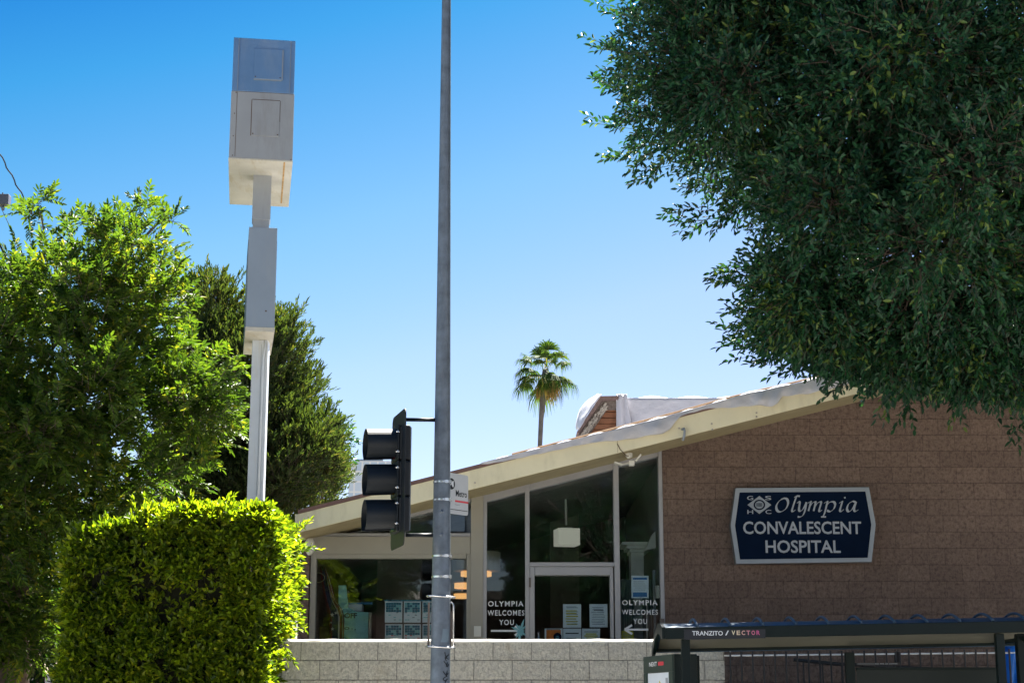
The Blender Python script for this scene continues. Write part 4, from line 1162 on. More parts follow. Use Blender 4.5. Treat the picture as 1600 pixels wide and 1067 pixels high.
for py, dr in ((931, .028), (1010, .030)):
    z = Z(py, PY - .1); r0 = pr(z) + dr * .35; b = MB(); pts = []
    for k in range(25):
        a = 2 * math.pi * k / 24; ca, sa = math.cos(a), math.sin(a)
        rx = r0 + (.034 * abs(ca) ** 3); pts.append((PX + rx * ca, PY + (r0 + .004) * sa, z - .006 * ca))
    b.tube(pts, .0085, 8); b.build('clamp_ring', M['steel'], pole, smooth=True)
zz0, zz1 = Z(1007, PY), Z(941, PY)
b = MB(); xr = PX + pr(zz0) + .028; b.tube([(xr, PY - .01, zz0 - .02), (xr, PY - .01, zz1 - .03), (xr - .006, PY - .01, zz1 - .01), (xr - .025, PY - .01, zz1)], .008, 8); b.build('side_bar', M['steel'], pole, smooth=True)
b = MB(); b.box(xr - .03, xr - .016, PY - .015, PY + .005, zz0 - .02, zz1 - .08); b.build('side_plate', M['darksteel'], pole)
b = MB(); xl = PX - pr(zz0) - .02; b.box(xl - .012, xl + .008, PY - .015, PY + .01, zz0 - .02, zz1 + .0); b.build('side_plate', M['darksteel'], pole)
def on_pole(px, z, lift=.0015):
    r_ = pr(z) + lift; x = X(px, 1040, PY - .05) - PX; x = max(-r_ * .995, min(r_ * .995, x)); return Vector((PX + x, PY - math.sqrt(r_ * r_ - x * x), z))
b = MB(); vs = []; n = 8
for j, py in enumerate((982, 990, 998, 1003)):
    for i in range(n): vs.append(on_pole((691.5, 691, 690, 688)[j] + ((701.5, 701, 700, 699)[j] - (691.5, 691, 690, 688)[j]) * i / (n - 1), Z(py, PY - .08), .002))
b.add(vs, [(j * n + i, (j + 1) * n + i, (j + 1) * n + i + 1, j * n + i + 1) for j in range(3) for i in range(n - 1)]); b.build('paint_patch', mat('blue_grey_paint', (.16, .22, .27), .7), pole)
b = MB()
def scrawl(pts):
    q = cat_rom(pts, 5)
    for (x0, y0), (x1, y1) in zip(q, q[1:]):
        a, c = on_pole(x0, Z(y0, PY - .08), .0025), on_pole(x1, Z(y1, PY - .08), .0025)
        b.tube([a, c], .0045, 5)
for s_ in ([(695, 1018), (697, 1027), (699, 1024), (701.5, 1022)], [(701, 1022), (696, 1027), (697.5, 1032)], [(693.5, 1032), (697, 1037), (699, 1041), (701, 1037)], [(699, 1034), (697.5, 1041)],
           [(692.5, 1048), (696, 1053), (699, 1056)], [(699, 1047), (698, 1054), (700.5, 1051)], [(698.5, 1056), (693, 1060), (696, 1063), (699.5, 1060)], [(697, 1063), (695, 1070)], [(695, 1027), (701, 1029)]): scrawl(s_)
b.build('graffiti', M['black'], pole)

# traffic signal (faces left, a little towards the camera)
NX = Vector((-math.cos(R(15)), -math.sin(R(15)), 0)); TX = Vector((math.sin(R(15)), -math.cos(R(15)), 0)); UZ = Vector((0, 0, 1))
SC0 = P(622.5, 745, 15.75); zc = [P(622, py, 15.7).z for py in (693, 748.5, 804)]
DS = zc[0] - zc[1]
ts = thing('traffic_signal', 'black three-lens traffic signal seen from the side, bracketed to the left of the pole', 'traffic light', (SC0.x, SC0.y, zc[2] - .25))
ctr = Vector((SC0.x, SC0.y, zc[1]))
# back plate with rounded corners
hw_, hh_, rc = .325, DS * 1.5 + .135, .07; outl = []
for sx_, sz_, a0 in ((1, 1, 0), (-1, 1, 90), (-1, -1, 180), (1, -1, 270)):
    for k in range(5):
        a = R(a0 + 22.5 * k); outl.append((sx_ * (hw_ - rc) + rc * math.cos(a), sz_ * (hh_ - rc) + rc * math.sin(a)))
b = MB(); n = len(outl)
vs = [ctr + TX * u + UZ * v + NX * d_ for d_ in (.004, -.004) for u, v in outl]
b.add(vs, [tuple(range(n)), tuple(range(2 * n - 1, n - 1, -1))] + [(k, k + n, (k + 1) % n + n, (k + 1) % n) for k in range(n)]); b.build('back_plate', M['black'], ts)
for i, z in enumerate(zc):
    c = Vector((SC0.x, SC0.y, z)); b = MB(); b.obox(c - NX * .030, TX, NX, UZ, .165, .056, DS / 2 - .004); hs = b.build('housing_section', M['black'], ts, bevel=.02)
    b = MB(); b.obox(c + NX * .033, TX, NX, UZ, .168, .009, DS / 2 - .003); b.build('door_frame', M['black'], hs, bevel=.008)
    b = MB(); vs = [c + NX * .044]; nr = 24
    for k in range(nr): vs.append(c + NX * .044 + (TX * math.cos(k * math.pi * 2 / nr) + UZ * math.sin(k * math.pi * 2 / nr)) * .148)
    b.add(vs, [(0, 1 + k, 1 + (k + 1) % nr) for k in range(nr)]); b.build('lens', M[('lens_r', 'lens_y', 'lens_g')[i]], hs, smooth=True)
    # tunnel visor: tube with a gap at the bottom, slightly tilted down
    b = MB(); rows_ = 7; nv = 36; vs = []; rin = .150
    for inner in (0, 1):
        rr_ = rin - .006 * inner
        for j in range(rows_):
            t = j / (rows_ - 1)
            for k in range(nv + 1):
                a = R(-62) + (R(304)) * k / nv
                ca, sa = math.cos(a), math.sin(a)
                Ln = .305 * (1 - .0 * (1 - sa) / 2)
                vs.append(c + NX * (.02 + Ln * t) + (TX * ca + UZ * sa) * (rr_ + .004 * t) - UZ * (.016 * t))
    W_ = nv + 1; o_ = rows_ * W_; fs = []
    for j in range(rows_ - 1):
        for k in range(nv):
            q = j * W_ + k; fs.append((q, q + 1, q + W_ + 1, q + W_)); fs.append((o_ + q, o_ + q + W_, o_ + q + W_ + 1, o_ + q + 1))
    for k in range(nv): q = (rows_ - 1) * W_ + k; fs.append((q, q + 1, o_ + q + 1, o_ + q))
    for j in range(rows_ - 1):
        for k in (0, nv): q = j * W_ + k; fs.append((q, q + W_, o_ + q + W_, o_ + q))
    b.add(vs, fs); b.build('visor', M['black'], hs, smooth=False)
    for dz_ in (-.095, .095):
        b = MB(); e = c + NX * .026 + TX * .166 + UZ * dz_; b.tube([e, e + NX * .035], .007, 6); b.obox(e + NX * .02 + TX * .012, TX, NX, UZ, .012, .006, .009)
        b.build('wing_screw', M['steel'], hs)
for py in (656, 836):
    z = Z(py, PY); b = MB(); x0 = X(634, py, PY); b.tube([(x0, PY - .02, z), (PX - pr(z) + .02, PY, z)], .0185, 12); b.build('bracket_arm', M['black'], ts, smooth=True)
c = ctr - NX * .092; b = MB(); b.obox(c, TX, NX, UZ, .13, .004, DS * 1.5 - .02); b.build('rear_cover', M['galv'], ts)

# metro stop sign
sa = R(52); SXv = Vector((math.cos(sa), math.sin(sa), 0)); SN = Vector((math.sin(sa), -math.cos(sa), 0))
near = Vector((X(703, 765, 16.0), 16.0, 0)); wS = .50; s0 = near - SXv * .12
zt1, zb1 = Z(732.5, 15.75), Z(797, 15.75)
ms = thing('bus_stop_sign', 'small grey-white bus stop sign with black M circle on the right side of the pole', 'sign', (s0.x + .1, s0.y, zb1))
def sp(u, z, d=0): return tuple(s0 + SXv * u + SN * d + Vector((0, 0, z)))
b = MB(); rc = .025; ol = []
x0_, x1_ = .0, None
q = P(730.5, 770, 1.0); # right end chosen so the sign reaches its pixel column
wS = next(u for u in [k * .005 for k in range(20, 300)] if 800 + F * (s0 + SXv * u).x / ((s0 + SXv * u).y / (CP - (CY - 770) / F * SP)) > 730.8)
for sx_, sz_, a0 in ((1, 1, 0), (-1, 1, 90), (-1, -1, 180), (1, -1, 270)):
    for k in range(5):
        a = R(a0 + 22.5 * k); ol.append((wS / 2 + sx_ * (wS / 2 - rc) + rc * math.cos(a), (zt1 + zb1) / 2 + sz_ * ((zt1 - zb1) / 2 - rc) + rc * math.sin(a)))
n = len(ol); b.add([sp(u, z, d_) for d_ in (.002, -.002) for u, z in ol], [tuple(range(n)), tuple(range(2 * n - 1, n - 1, -1))] + [(k, k + n, (k + 1) % n + n, (k + 1) % n) for k in range(n)])
b.build('plate', mat('sign_plate_white', (.52, .54, .56), .45, var=.05, bmp=0), ms)
def upx(px, py=770):
    return next(u for u in [k * .002 for k in range(0, 600)] if 800 + F * (s0 + SXv * u).x / ((s0 + SXv * u).y / (CP - (CY - py) / F * SP)) > px)
H = zt1 - zb1
b = MB(); uc, rcx = upx(704.5, 754), .085; zcn = zt1 - .27 * H; nn = 32
rcx = upx(710.5, 754) - uc
b.add([sp(uc + rcx * math.cos(k * math.pi * 2 / nn), zcn + rcx * .95 * math.sin(k * math.pi * 2 / nn), .0035) for k in range(nn)], [tuple(range(nn))]); b.build('round_emblem', M['black'], ms)
b = MB(); fit_text(b, "M", uc - rcx * .55, uc + rcx * .6, zcn - rcx * .5, zcn + rcx * .5, 0, fn=lambda u, z: sp(u, z, .005), offset=.03); b.build('emblem_letter', M['decal'], ms)
b = MB(); fit_text(b, "Metro", upx(711.5), upx(729), zt1 - .56 * H, zt1 - .40 * H, 0, fn=lambda u, z: sp(u, z, .0035), offset=.015); b.build('lettering', M['black'], ms)
b = MB(); b.add([sp(u, z, .0035) for u, z in ((upx(710.5), zt1 - .70 * H), (wS, zt1 - .70 * H), (wS, zt1 - .655 * H), (upx(710.5), zt1 - .655 * H))], [(0, 1, 2, 3)]); b.build('orange_stripe', M['red'], ms)
b = MB(); b.add([sp(u, z, .0035) for u, z in ((0.01, zt1 - .90 * H), (wS - .01, zt1 - .90 * H), (wS - .01, zt1 - .885 * H), (.01, zt1 - .885 * H))], [(0, 1, 2, 3)]); b.build('thin_line', M['black'], ms)
b = MB(); fit_text(b, "Rapid", upx(710.5), upx(717.5), zt1 - .785 * H, zt1 - .75 * H, 0, fn=lambda u, z: sp(u, z, .0035), offset=.02); b.build('small_lettering', M['ink'], ms)

# ================================================================ PYLON SIGN
py_ = thing('pylon_sign', 'tall blank grey sign cabinet on a square post above the clipped hedge', 'sign', tuple(P(406, 1110, 21)))
def rotbox(mb, pxc, pyref, Y1, half_w, depth, z0, z1, ang, dsh=0.0, gap=0.0):
    c = P(pxc, pyref, Y1); c.z = 0
    ax_ = Vector((math.cos(ang), math.sin(ang), 0)); ay_ = Vector((-math.sin(ang), math.cos(ang), 0))
    cc = c + ay_ * (depth / 2 + dsh); mb.obox((cc.x, cc.y, (z0 + z1) / 2), ax_, ay_, (0, 0, 1), half_w, depth / 2, (z1 - z0) / 2); return c, ax_, ay_
A1_ = R(9.0); Yp = 20.0
zc1, zc2, zc3 = Z(250, Yp), Z(145, Yp), Z(61, Yp)
hwS = 98 / 2 / F * (Yp / (CP - (CY - 200) / F * SP))
b = MB(); c, ax_, ay_ = rotbox(b, 407.5, 245, Yp, hwS, 1.95, zc1 + .012, zc2, A1_); cabL = b.build('lower_cabinet', M['signgrey'], py_, bevel=.006)
b = MB(); rotbox(b, 407.5, 245, Yp, hwS - .006, 1.95, zc2 + .008, zc3, A1_, .012); cabU = b.build('upper_cabinet', M['signblue'], py_, bevel=.006)
b = MB(); rotbox(b, 407.5, 245, Yp, hwS - .012, 1.92, zc2 - .01, zc2 + .018, A1_, .016); b.build('seam_gasket', M['seam'], cabL)
b = MB(); rotbox(b, 407.5, 245, Yp, hwS + .004, 1.955, zc1 - .008, zc1 + .010, A1_, -.003); b.build('underside', M['signwhite'], cabL, bevel=.003)
def front(mb, c, ax_, ay_, u0, u1, z0, z1, d0, d1):
    cc = c + ax_ * ((u0 + u1) / 2) + ay_ * (-(d0 + d1) / 2); mb.obox((cc.x, cc.y, (z0 + z1) / 2), ax_, ay_, (0, 0, 1), (u1 - u0) / 2, abs(d1 - d0) / 2, (z1 - z0) / 2)
def pu(px, c0, py): return (px - c0) / F * (Yp / (CP - (CY - py) / F * SP))
def panel(parent, m, p0, p1, ya, yb_):
    z0, z1 = Z(yb_, Yp), Z(ya, Yp); u0, u1 = pu(p0, 409, ya), pu(p1, 409, ya)
    b = MB(); front(b, c, ax_, ay_, u0, u1, z0, z1, -.013, .008); pn_ = b.build('access_panel', m, parent, bevel=.003)
    for uu in (u0 + .02, u1 - .02):
        b = MB(); q = c + ax_ * uu - ay_ * .008; q.z = z0 + .025; b.tube([q, q - ay_ * .006], .008, 8); b.build('screw', M['seam'], pn_)
    return pn_, u0, u1, z0, z1
pn1, u0, u1, z0, z1 = panel(cabU, M['signblue'], 394, 437, 77, 124)
b = MB(); front(b, c, ax_, ay_, u1 - .002, u1 + .014, z0, z1, -.01, .006); front(b, c, ax_, ay_, u0, u1, z0 - .012, z0, -.01, .006); b.build('bright_edge', M['silver'], pn1)
pn2, u0, u1, z0, z1 = panel(cabL, M['signgrey'], 393, 436, 157, 213)
b = MB(); front(b, c, ax_, ay_, u0 - .010, u0 - .001, z0, z1, -.002, .002); front(b, c, ax_, ay_, u0, u1, z1 + .001, z1 + .009, -.002, .002); front(b, c, ax_, ay_, u1 + .001, u1 + .006, z0 + .2, z1, -.002, .002); b.build('rusty_gap', M['seam'], pn2)
for par, za, zb_, m_ in ((cabL, zc1 + .03, zc2 - .01, 'seam'), (cabU, zc2 + .02, zc3 - .01, 'silver')):
    for uu in (-hwS + .072, hwS - .065):
        if uu > 0 and m_ == 'seam': continue
        b = MB(); front(b, c, ax_, ay_, uu, uu + .006, za, zb_, -.012 if par is cabU else -.002, .0015 if par is cabL else .0); b.build('panel_seam', M[m_], par)
rr = random.Random(5)
for (uu, zz_) in ((-hwS + .05, zc2 - .30), (-hwS + .045, zc2 - .6), (-hwS + .045, zc1 + .04), (hwS - .02, zc1 + .02), (-hwS + .06, zc2 - .02)):
    b = MB(); q = c + ax_ * uu - ay_ * .001; q.z = zz_; b.tube([q, q - ay_ * .006], .007, 6); b.build('rivet', M['seam'], cabL)
b = MB(); qa = c + ax_ * (hwS - .10); 
b.obox((qa + ay_ * .9).to_tuple()[:2] + (zc1 - .0095,), ax_, ay_, (0, 0, 1), .010, .88, .002); b.build('rust_streak', mat('rust_stain', (.42, .26, .10), .9, var=.4, scale=15), cabL)
# neck between the cabinets
cn = c + ay_ * .95
def sq(name, px, hpx, py0, py1, Yq, m, parent=None, ang=A1_, dep=None, side=None):
    q = P(px, (py0 + py1) / 2, Yq); hw = hpx / F * Yq; b = MB()
    b.obox((q.x, q.y + (dep or hw), (Z(py0, Yq) + Z(py1, Yq)) / 2), Vector((math.cos(ang), math.sin(ang), 0)), Vector((-math.sin(ang), math.cos(ang), 0)), (0, 0, 1), hw, dep or hw, (Z(py0, Yq) - Z(py1, Yq)) / 2)
    return b.build(name, M[m], parent or py_, bevel=.006)
nk = sq('neck', 407, 14.8, 272, 343, 20.6, 'signgrey')
b = MB(); front(b, P(401.5, 310, 20.595), ax_, ay_, -.003, .003, Z(342, 20.6), Z(276, 20.6), -.002, .003); b.build('neck_seam', M['seam'], nk)
sq('neck_foot', 405.6, 13.2, 343, 357, 20.62, 'signgrey')
# lower cabinet on the post
A2 = R(10.0); Yl = 20.25; zl0, zl1 = Z(512, Yl), Z(355.5, Yl); hwl = 22.3 / F * Yl * 1.02
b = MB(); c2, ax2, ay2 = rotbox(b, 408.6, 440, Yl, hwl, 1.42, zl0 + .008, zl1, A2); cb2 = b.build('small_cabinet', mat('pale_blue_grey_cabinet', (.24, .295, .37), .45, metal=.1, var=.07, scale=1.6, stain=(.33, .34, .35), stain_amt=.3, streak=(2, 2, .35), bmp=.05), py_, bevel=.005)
b = MB(); rotbox(b, 408.6, 440, Yl, hwl + .004, 1.425, zl0 - .05, zl0 + .007, A2, -.002); b.build('cabinet_base', M['signwhite'], cb2, bevel=.004)
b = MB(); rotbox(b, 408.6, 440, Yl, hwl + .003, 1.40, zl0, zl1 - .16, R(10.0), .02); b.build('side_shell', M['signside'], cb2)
for (px, py) in ((415.5, 486), (388.6, 506), (389, 504)):
    q = P(px, py, Yl - .002); b = MB(); b.tube([q, q - ay2 * .006], .011 if px > 400 else .006, 8); b.build('rivet', M['seam'], cb2)
# main post
pw = 12.6 / F * 21 
q = P(400.5, 700, 20.75); zt2 = zl0 - .05
b = MB(); b.obox((q.x, q.y + pw, zt2 / 2 + .5), (math.cos(R(2)), math.sin(R(2)), 0), (-math.sin(R(2)), math.cos(R(2)), 0), (0, 0, 1), pw, pw, zt2 / 2 - .5 + .02); pm_ = b.build('post', M['postwhite'], py_, bevel=.012)
b = MB(); b.tube([(q.x + pw * .45, q.y - .012, 1.0), (q.x + pw * .45, q.y - .012, zt2 - .35), (q.x + pw * .55, q.y - .012, zt2 - .2), (q.x + pw * .75, q.y - .012, zt2)], .014, 8); b.build('conduit', M['postwhite'], pm_, smooth=True)
b = MB(); b.box(q.x + pw * .2, q.x + pw * .24, q.y - .0025, q.y, 1, zt2 - .05); b.build('weld_seam', M['signgrey'], pm_)

# ================================================================ OVERHEAD CABLES AND UTILITY POLE
up = thing('utility_pole', 'grey wooden utility pole with crossarm whose end box shows at the left edge', 'utility pole', (-8.6, 24, 0))
b = MB(); b.tube([(-8.6, 24, 1.0), (-8.6, 24, 11)], [.16, .12], 14); b.build('pole', M['barkdark'], up, smooth=True)
b = MB(); e0 = P(14, 314, 24); b.box(-9.6, e0.x - .05, 23.95, 24.05, e0.z - .06, e0.z + .06); b.build('crossarm', M['barkdark'], up)
b = MB(); e0 = P(7, 314, 23.9); b.box(e0.x - .3, P(16, 314, 23.9).x, 23.8, 23.95, P(0, 322, 23.9).z, P(0, 306, 23.9).z); b.build('end_box', mat('grey_blue_box', (.10, .11, .15), .6), up, bevel=.01)
b = MB(); e1 = P(4, 306, 23.88); b.tube([e1, e1 + Vector((0, 0, .05))], [.018, .008], 8); b.build('finial', M['darksteel'], up)
b = MB(); e2 = P(4, 322, 23.88); b.tube([e2, e2 - Vector((-.01, 0, .03)), e2 - Vector((-.01, 0, .07))], [.02, .03, .02], 10); b.build('insulator', M['galv'], up)
def cable(p0, p1, r, sag, lab, twist=0, Ya=22.5, Yb=24.5, m='iron'):
    a, c_ = P(*p0, Ya), P(*p1, Yb); pts = []
    n = 60
    for k in range(n + 1):
        t = k / n; q = a.lerp(c_, t); q.z -= sag * 4 * t * (1 - t)
        if twist: q += Vector((math.sin(t * twist), 0, math.cos(t * twist))) * .012
        pts.append(q)
    b = MB(); b.tube(pts, r, 6); tag(b.build('cable', M[m], None, smooth=True), lab, 'cable', 'overhead cables at the left edge')
cable((-180, -90), (47, 328), .012, .0, 'thick twisted black cable, uppermost at the left edge', 95)
cable((-90, 130), (36, 398), .005, .0, 'thin grey wire running down below the grey end box', 0, m='darksteel')
cable((-150, 140), (75, 500), .017, .05, 'thick black cable, lowest at the left edge, running down into the tree', 60)

# ================================================================ FAR TOWER
tw = thing('office_tower', 'blue glass tower paled as by haze far behind the conifer and the roof', 'building', (-64, 640, 0))
m, t, bs, o = nodes_of('haze_paled_glass')
tc = N(t, "ShaderNodeTexCoord"); sx = N(t, "ShaderNodeSeparateXYZ"); t.links.new(tc.outputs['Object'], sx.inputs[0])
cb = N(t, "ShaderNodeCombineXYZ"); t.links.new(sx.outputs[0], cb.inputs[0]); t.links.new(sx.outputs[2], cb.inputs[1])
br = N(t, "ShaderNodeTexBrick"); br.offset = 0; t.links.new(cb.outputs[0], br.inputs['Vector'])
for k_, v_ in (('Scale', 1), ('Mortar Size', .35), ('Brick Width', 3.0), ('Row Height', 4.0)): br.inputs[k_].default_value = v_
br.inputs['Color1'].default_value = (.50, .66, .86, 1); br.inputs['Color2'].default_value = (.62, .75, .90, 1); br.inputs['Mortar'].default_value = (.80, .86, .92, 1)  # distance haze put into the pale, low-contrast tower colours
t.links.new(br.outputs[0], bs.inputs['Base Color']); bs.inputs['Roughness'].default_value = .25
b = MB(); x0, x1, Yt_ = X(545, 740, 640), X(625, 740, 640), 640
b.box(x0, x1, Yt_, Yt_ + 25, 0, Z(720, Yt_)); b.build('tower_body', m, tw)
b = MB(); b.box(x0 + 2, x0 + 13, Yt_ + 2, Yt_ + 20, Z(720, Yt_), Z(716, Yt_)); b.build('roof_plant', M['galv'], tw)
# pale wall seen low under the left tree
b = MB(); b.box(-16, -5.6, 33, 33.3, .9, Z(1052, 33)); tag(b.build('garden_wall', mat('pale_render', (.55, .58, .66), .9), None), 'low pale wall glimpsed under the left tree beside the hedge', 'wall')

# ================================================================ VEGETATION
def make_tree(name, label, loc, trunk_pts, trunk_r, bark, clumpC, clumpR, m, leafargs, leaf, cen=None, up=.25, group=None, limb_n=26, seed=1, fork=None):
    t = thing(name, label, 'tree', loc, group)
    b = MB(); b.tube(trunk_pts, trunk_r, 14, caps=False)
    top = Vector(fork if fork is not None else trunk_pts[-1])
    rr_ = random.Random(seed); idx = rr_.sample(range(len(clumpC)), min(limb_n, len(clumpC)))
    limbs(b, None, [(clumpC[i], top.lerp(Vector(trunk_pts[-2]), rr_.random() * .6)) for i in idx], trunk_r[-1] * .45, seed)
    b.build('trunk', bark, t, smooth=True)
    B_, D_ = clump_sprigs(clumpC, clumpR, m, up=up, cen=cen)
    V, Fq, mi = sprig_leaves(B_, D_, **leafargs)
    mesh_np('crown', V, Fq, mi, [leaf, bark], t)
    return t
QUAL = 1.0
# --- big ficus at the right
poly = [(1000, -120), (985, -20), (958, 10), (962, 30), (940, 62), (968, 92), (948, 118), (978, 150), (946, 188), (982, 212), (966, 238), (1015, 262), (1040, 292), (1060, 322), (1098, 345), (1112, 385), (1145, 415), (1178, 440), (1176, 470),
        (1150, 495), (1148, 518), (1165, 545), (1215, 560), (1262, 560), (1290, 582), (1335, 602), (1400, 630), (1480, 630), (1560, 634), (1600, 642), (1700, 600), (1850, 610), (2050, 560), (2150, 250), (2120, -150), (1950, -450), (1650, -600), (1300, -560), (1080, -380)]
C_, R_ = crown_clumps(poly, 470, 17.6, 3.0, .50, .85, front=.6)
_e = []; _r = []
for k in range(44):                        # the full lower rim of the crown
    px = 1235 + k * 12.5; lim = np.interp(px, [1215, 1300, 1380, 1480, 1600, 1800], [508, 530, 556, 566, 574, 580])
    _e.append(tuple(P(px + random.uniform(-8, 8), lim - random.uniform(0, 14), 17.4 + random.uniform(-.9, 1.1)))); _r.append(random.uniform(.24, .34))
    if k > 8: _e.append(tuple(P(px, lim - 45, 17.6 + random.uniform(-1.3, 1.3)))); _r.append(random.uniform(.35, .45))
C_ = np.concatenate([C_, np.array(_e)]); R_ = np.concatenate([R_, np.array(_r)])
t = make_tree('ficus_tree', 'huge dark green broadleaf tree overhanging the hospital roof from the right', (6.7, 17.0, .15),
          [(6.7, 17.0, .1), (6.65, 17.0, .6), (6.5, 17.05, 2.0), (6.2, 17.1, 3.6), (5.9, 17.3, 5.2), (5.6, 17.5, 7.0)], [.42, .30, .26, .24, .2, .14], M['barkdark'], C_, R_, 84,
          dict(k=8, Ls=.23, leafL=.080, leafW=.034, tilt=.95, droop=.10, jitter=.25), M['leaf_right'], cen=np.array([5.5, 17.5, 7.5]), up=.05, limb_n=60, seed=3)
# long fringe shoots at the left outline
tips = [(930, 62, 985, 90), (946, 120, 985, 130), (938, 186, 985, 200), (962, 242, 1010, 250), (985, 30, 1010, 50), (955, 12, 1000, 30), (1145, 512, 1190, 520), (1150, 535, 1200, 545), (1175, 560, 1220, 555), (1240, 575, 1270, 560), (1060, 335, 1100, 330), (1080, 348, 1110, 340), (1128, 420, 1160, 410), (1140, 430, 1170, 425), (1010, 272, 1040, 262), (1000, 262, 1030, 250),
        (1312, 602, 1320, 590), (1358, 608, 1360, 600), (1416, 636, 1420, 612), (1590, 668, 1590, 645), (1500, 622, 1500, 605), (1385, 612, 1385, 600)]
B_ = []; D_ = []
for (x0, y0, x1, y1) in tips:
    Yt_ = 17.6 + random.uniform(-.7, .7); a, c_ = P(x1, y1, Yt_), P(x0, y0, Yt_ + random.uniform(-.2, .2)); dd = (c_ - a)
    for k in range(5): q = a.lerp(c_, k / 4.5); B_.append(q + Vector((random.uniform(-.05, .05), random.uniform(-.15, .15), random.uniform(-.05, .05)))); D_.append(dd.normalized() + Vector((random.uniform(-.4, .4), random.uniform(-.4, .4), random.uniform(-.3, .3))))
V, Fq, mi = sprig_leaves(np.array(B_), np.array(D_), k=8, Ls=.26, leafL=.095, leafW=.038, tilt=.9, droop=.15)
mesh_np('outer_shoots', V, Fq, mi, [M['leaf_right'], M['barkdark']], t)

# --- bright tree at the left
poly = [(-30, 425), (5, 412), (40, 385), (52, 350), (78, 345), (92, 362), (130, 352), (165, 345), (190, 338), (220, 345), (255, 350), (262, 375), (240, 405), (250, 430), (285, 445), (285, 470), (268, 500), (290, 530), (312, 565), (345, 565), (366, 580), (352, 620), (360, 650), (340, 690), (312, 705), (318, 740), (290, 770), (250, 800), (190, 830), (110, 840), (85, 900), (92, 960), (88, 1020), (60, 1045), (20, 1030), (-40, 1040), (-180, 1020), (-330, 850), (-380, 600), (-280, 420), (-120, 360)]
C_, R_ = crown_clumps(poly, 520, 22.6, 2.3, .42, .5, front=.5)
t = make_tree('bright_green_tree', 'tall leafy tree with bright yellow-green foliage at the left edge', tuple(P(18, 1110, 22.6))[:2] + (1.0,),
          [tuple(P(12, 1150, 22.6))[:2] + (1.0,), P(14, 1090, 22.6), P(24, 1040, 22.6), P(22, 980, 22.7), P(30, 860, 22.8), P(20, 700, 22.8)], [.34, .24, .2, .18, .15, .1], M['bark'], C_, R_, 19,
          dict(k=13, Ls=.26, leafL=.098, leafW=.036, tilt=1.0, droop=.12, flat=True, jitter=.12), M['leaf_left'], cen=np.array([-6.5, 22.6, 5.5]), up=.45, limb_n=40, seed=5)
def rosettes(items, Yc, rad):
    B_, D_ = [], []
    for (x, y, n, r_) in items:
        c_ = P(x, y, Yc + random.uniform(-.5, .5))
        for k in range(n):
            d_ = Vector((random.gauss(0, 1), random.gauss(0, 1), random.gauss(.5, .8))).normalized(); B_.append(c_ + d_ * random.uniform(0, r_)); D_.append(d_)
    return np.array(B_), np.array(D_)
B_, D_ = rosettes([(60, 318, 9, .12), (50, 332, 6, .12), (72, 308, 6, .08), (45, 345, 6, .1), (270, 345, 9, .12), (262, 338, 4, .08), (228, 322, 7, .1), (218, 330, 6, .1), (278, 428, 8, .15), (290, 470, 8, .15), (366, 575, 10, .2), (360, 562, 6, .15), (362, 640, 10, .2), (355, 665, 8, .2), (300, 545, 8, .2), (130, 348, 6, .1), (110, 352, 5, .1), (196, 338, 6, .1), (270, 405, 6, .15)], 22.4, .1)
V, Fq, mi = sprig_leaves(B_, D_, k=13, Ls=.26, leafL=.095, leafW=.036, tilt=1.0, droop=.05, flat=True, jitter=.12)
mesh_np('outer_shoots', V, Fq, mi, [M['leaf_left'], M['bark']], t)
for pts in ([(70, 375), (66, 345), (58, 322)], [(190, 380), (215, 350), (226, 326)], [(175, 400), (225, 372), (245, 350), (265, 345)], [(250, 470), (275, 440)], [(300, 600), (340, 590), (362, 572)], [(310, 660), (345, 650), (362, 645)]):
    b = MB(); b.tube([P(x, y, 22.4) for x, y in pts], [.018, .012, .006][:len(pts)] if len(pts) == 3 else [.02] * (len(pts) - 1) + [.008], 6)
    b.build('twig', M['bark'], t)

# dark shaded shrub behind the trunk of the bright tree
poly = [(-250, 780), (-60, 760), (40, 770), (150, 790), (260, 800), (300, 900), (300, 1040), (200, 1052), (112, 1046), (60, 1050), (-40, 1060), (-250, 1060)]
C_, R_ = crown_clumps(poly, 110, 26.5, 1.6, .5, .5, front=.5)
make_tree('shaded_shrub', 'dark shaded leafy shrub behind the trunk at the lower left', tuple(P(60, 1110, 26.5))[:2] + (.9,),
          [tuple(P(60, 1110, 26.5))[:2] + (.9,), P(62, 1060, 26.5), P(60, 990, 26.5)], [.1, .08, .06], M['barkdark'], C_, R_, 24,
          dict(k=9, Ls=.35, leafL=.13, leafW=.055, tilt=.9, droop=.1), M['leaf_right'], up=.2, limb_n=14, seed=12)

# --- juniper behind
poly = [(284, 540), (283, 500), (300, 460), (306, 420), (322, 408), (334, 430), (348, 412), (362, 436), (372, 462), (395, 470), (432, 490), (446, 470), (466, 486), (468, 525), (486, 548), (478, 580), (506, 598), (512, 618), (498, 640), (524, 662), (522, 700), (548, 725), (552, 752), (538, 772), (500, 800), (440, 860), (300, 880), (240, 760), (255, 620)]
C_, R_ = crown_clumps(poly, 380, 29, 2.0, .31, .7, front=.5)
t = make_tree('juniper_tree', 'dark olive conifer with upswept sprays behind the sign post', tuple(P(400, 1110, 29))[:2] + (.9,),
          [tuple(P(395, 1110, 29))[:2] + (.9,), P(395, 1000, 29), P(392, 850, 29), P(380, 650, 29), P(350, 480, 29)], [.3, .25, .2, .12, .05], M['barkdark'], C_, R_, 26,
          dict(k=12, Ls=.34, leafL=.105, leafW=.026, tilt=.5, droop=-.25, jitter=.25), M['leaf_con'], cen=np.array([-4.4, 29, 4.0]), up=.9, limb_n=30, seed=8)
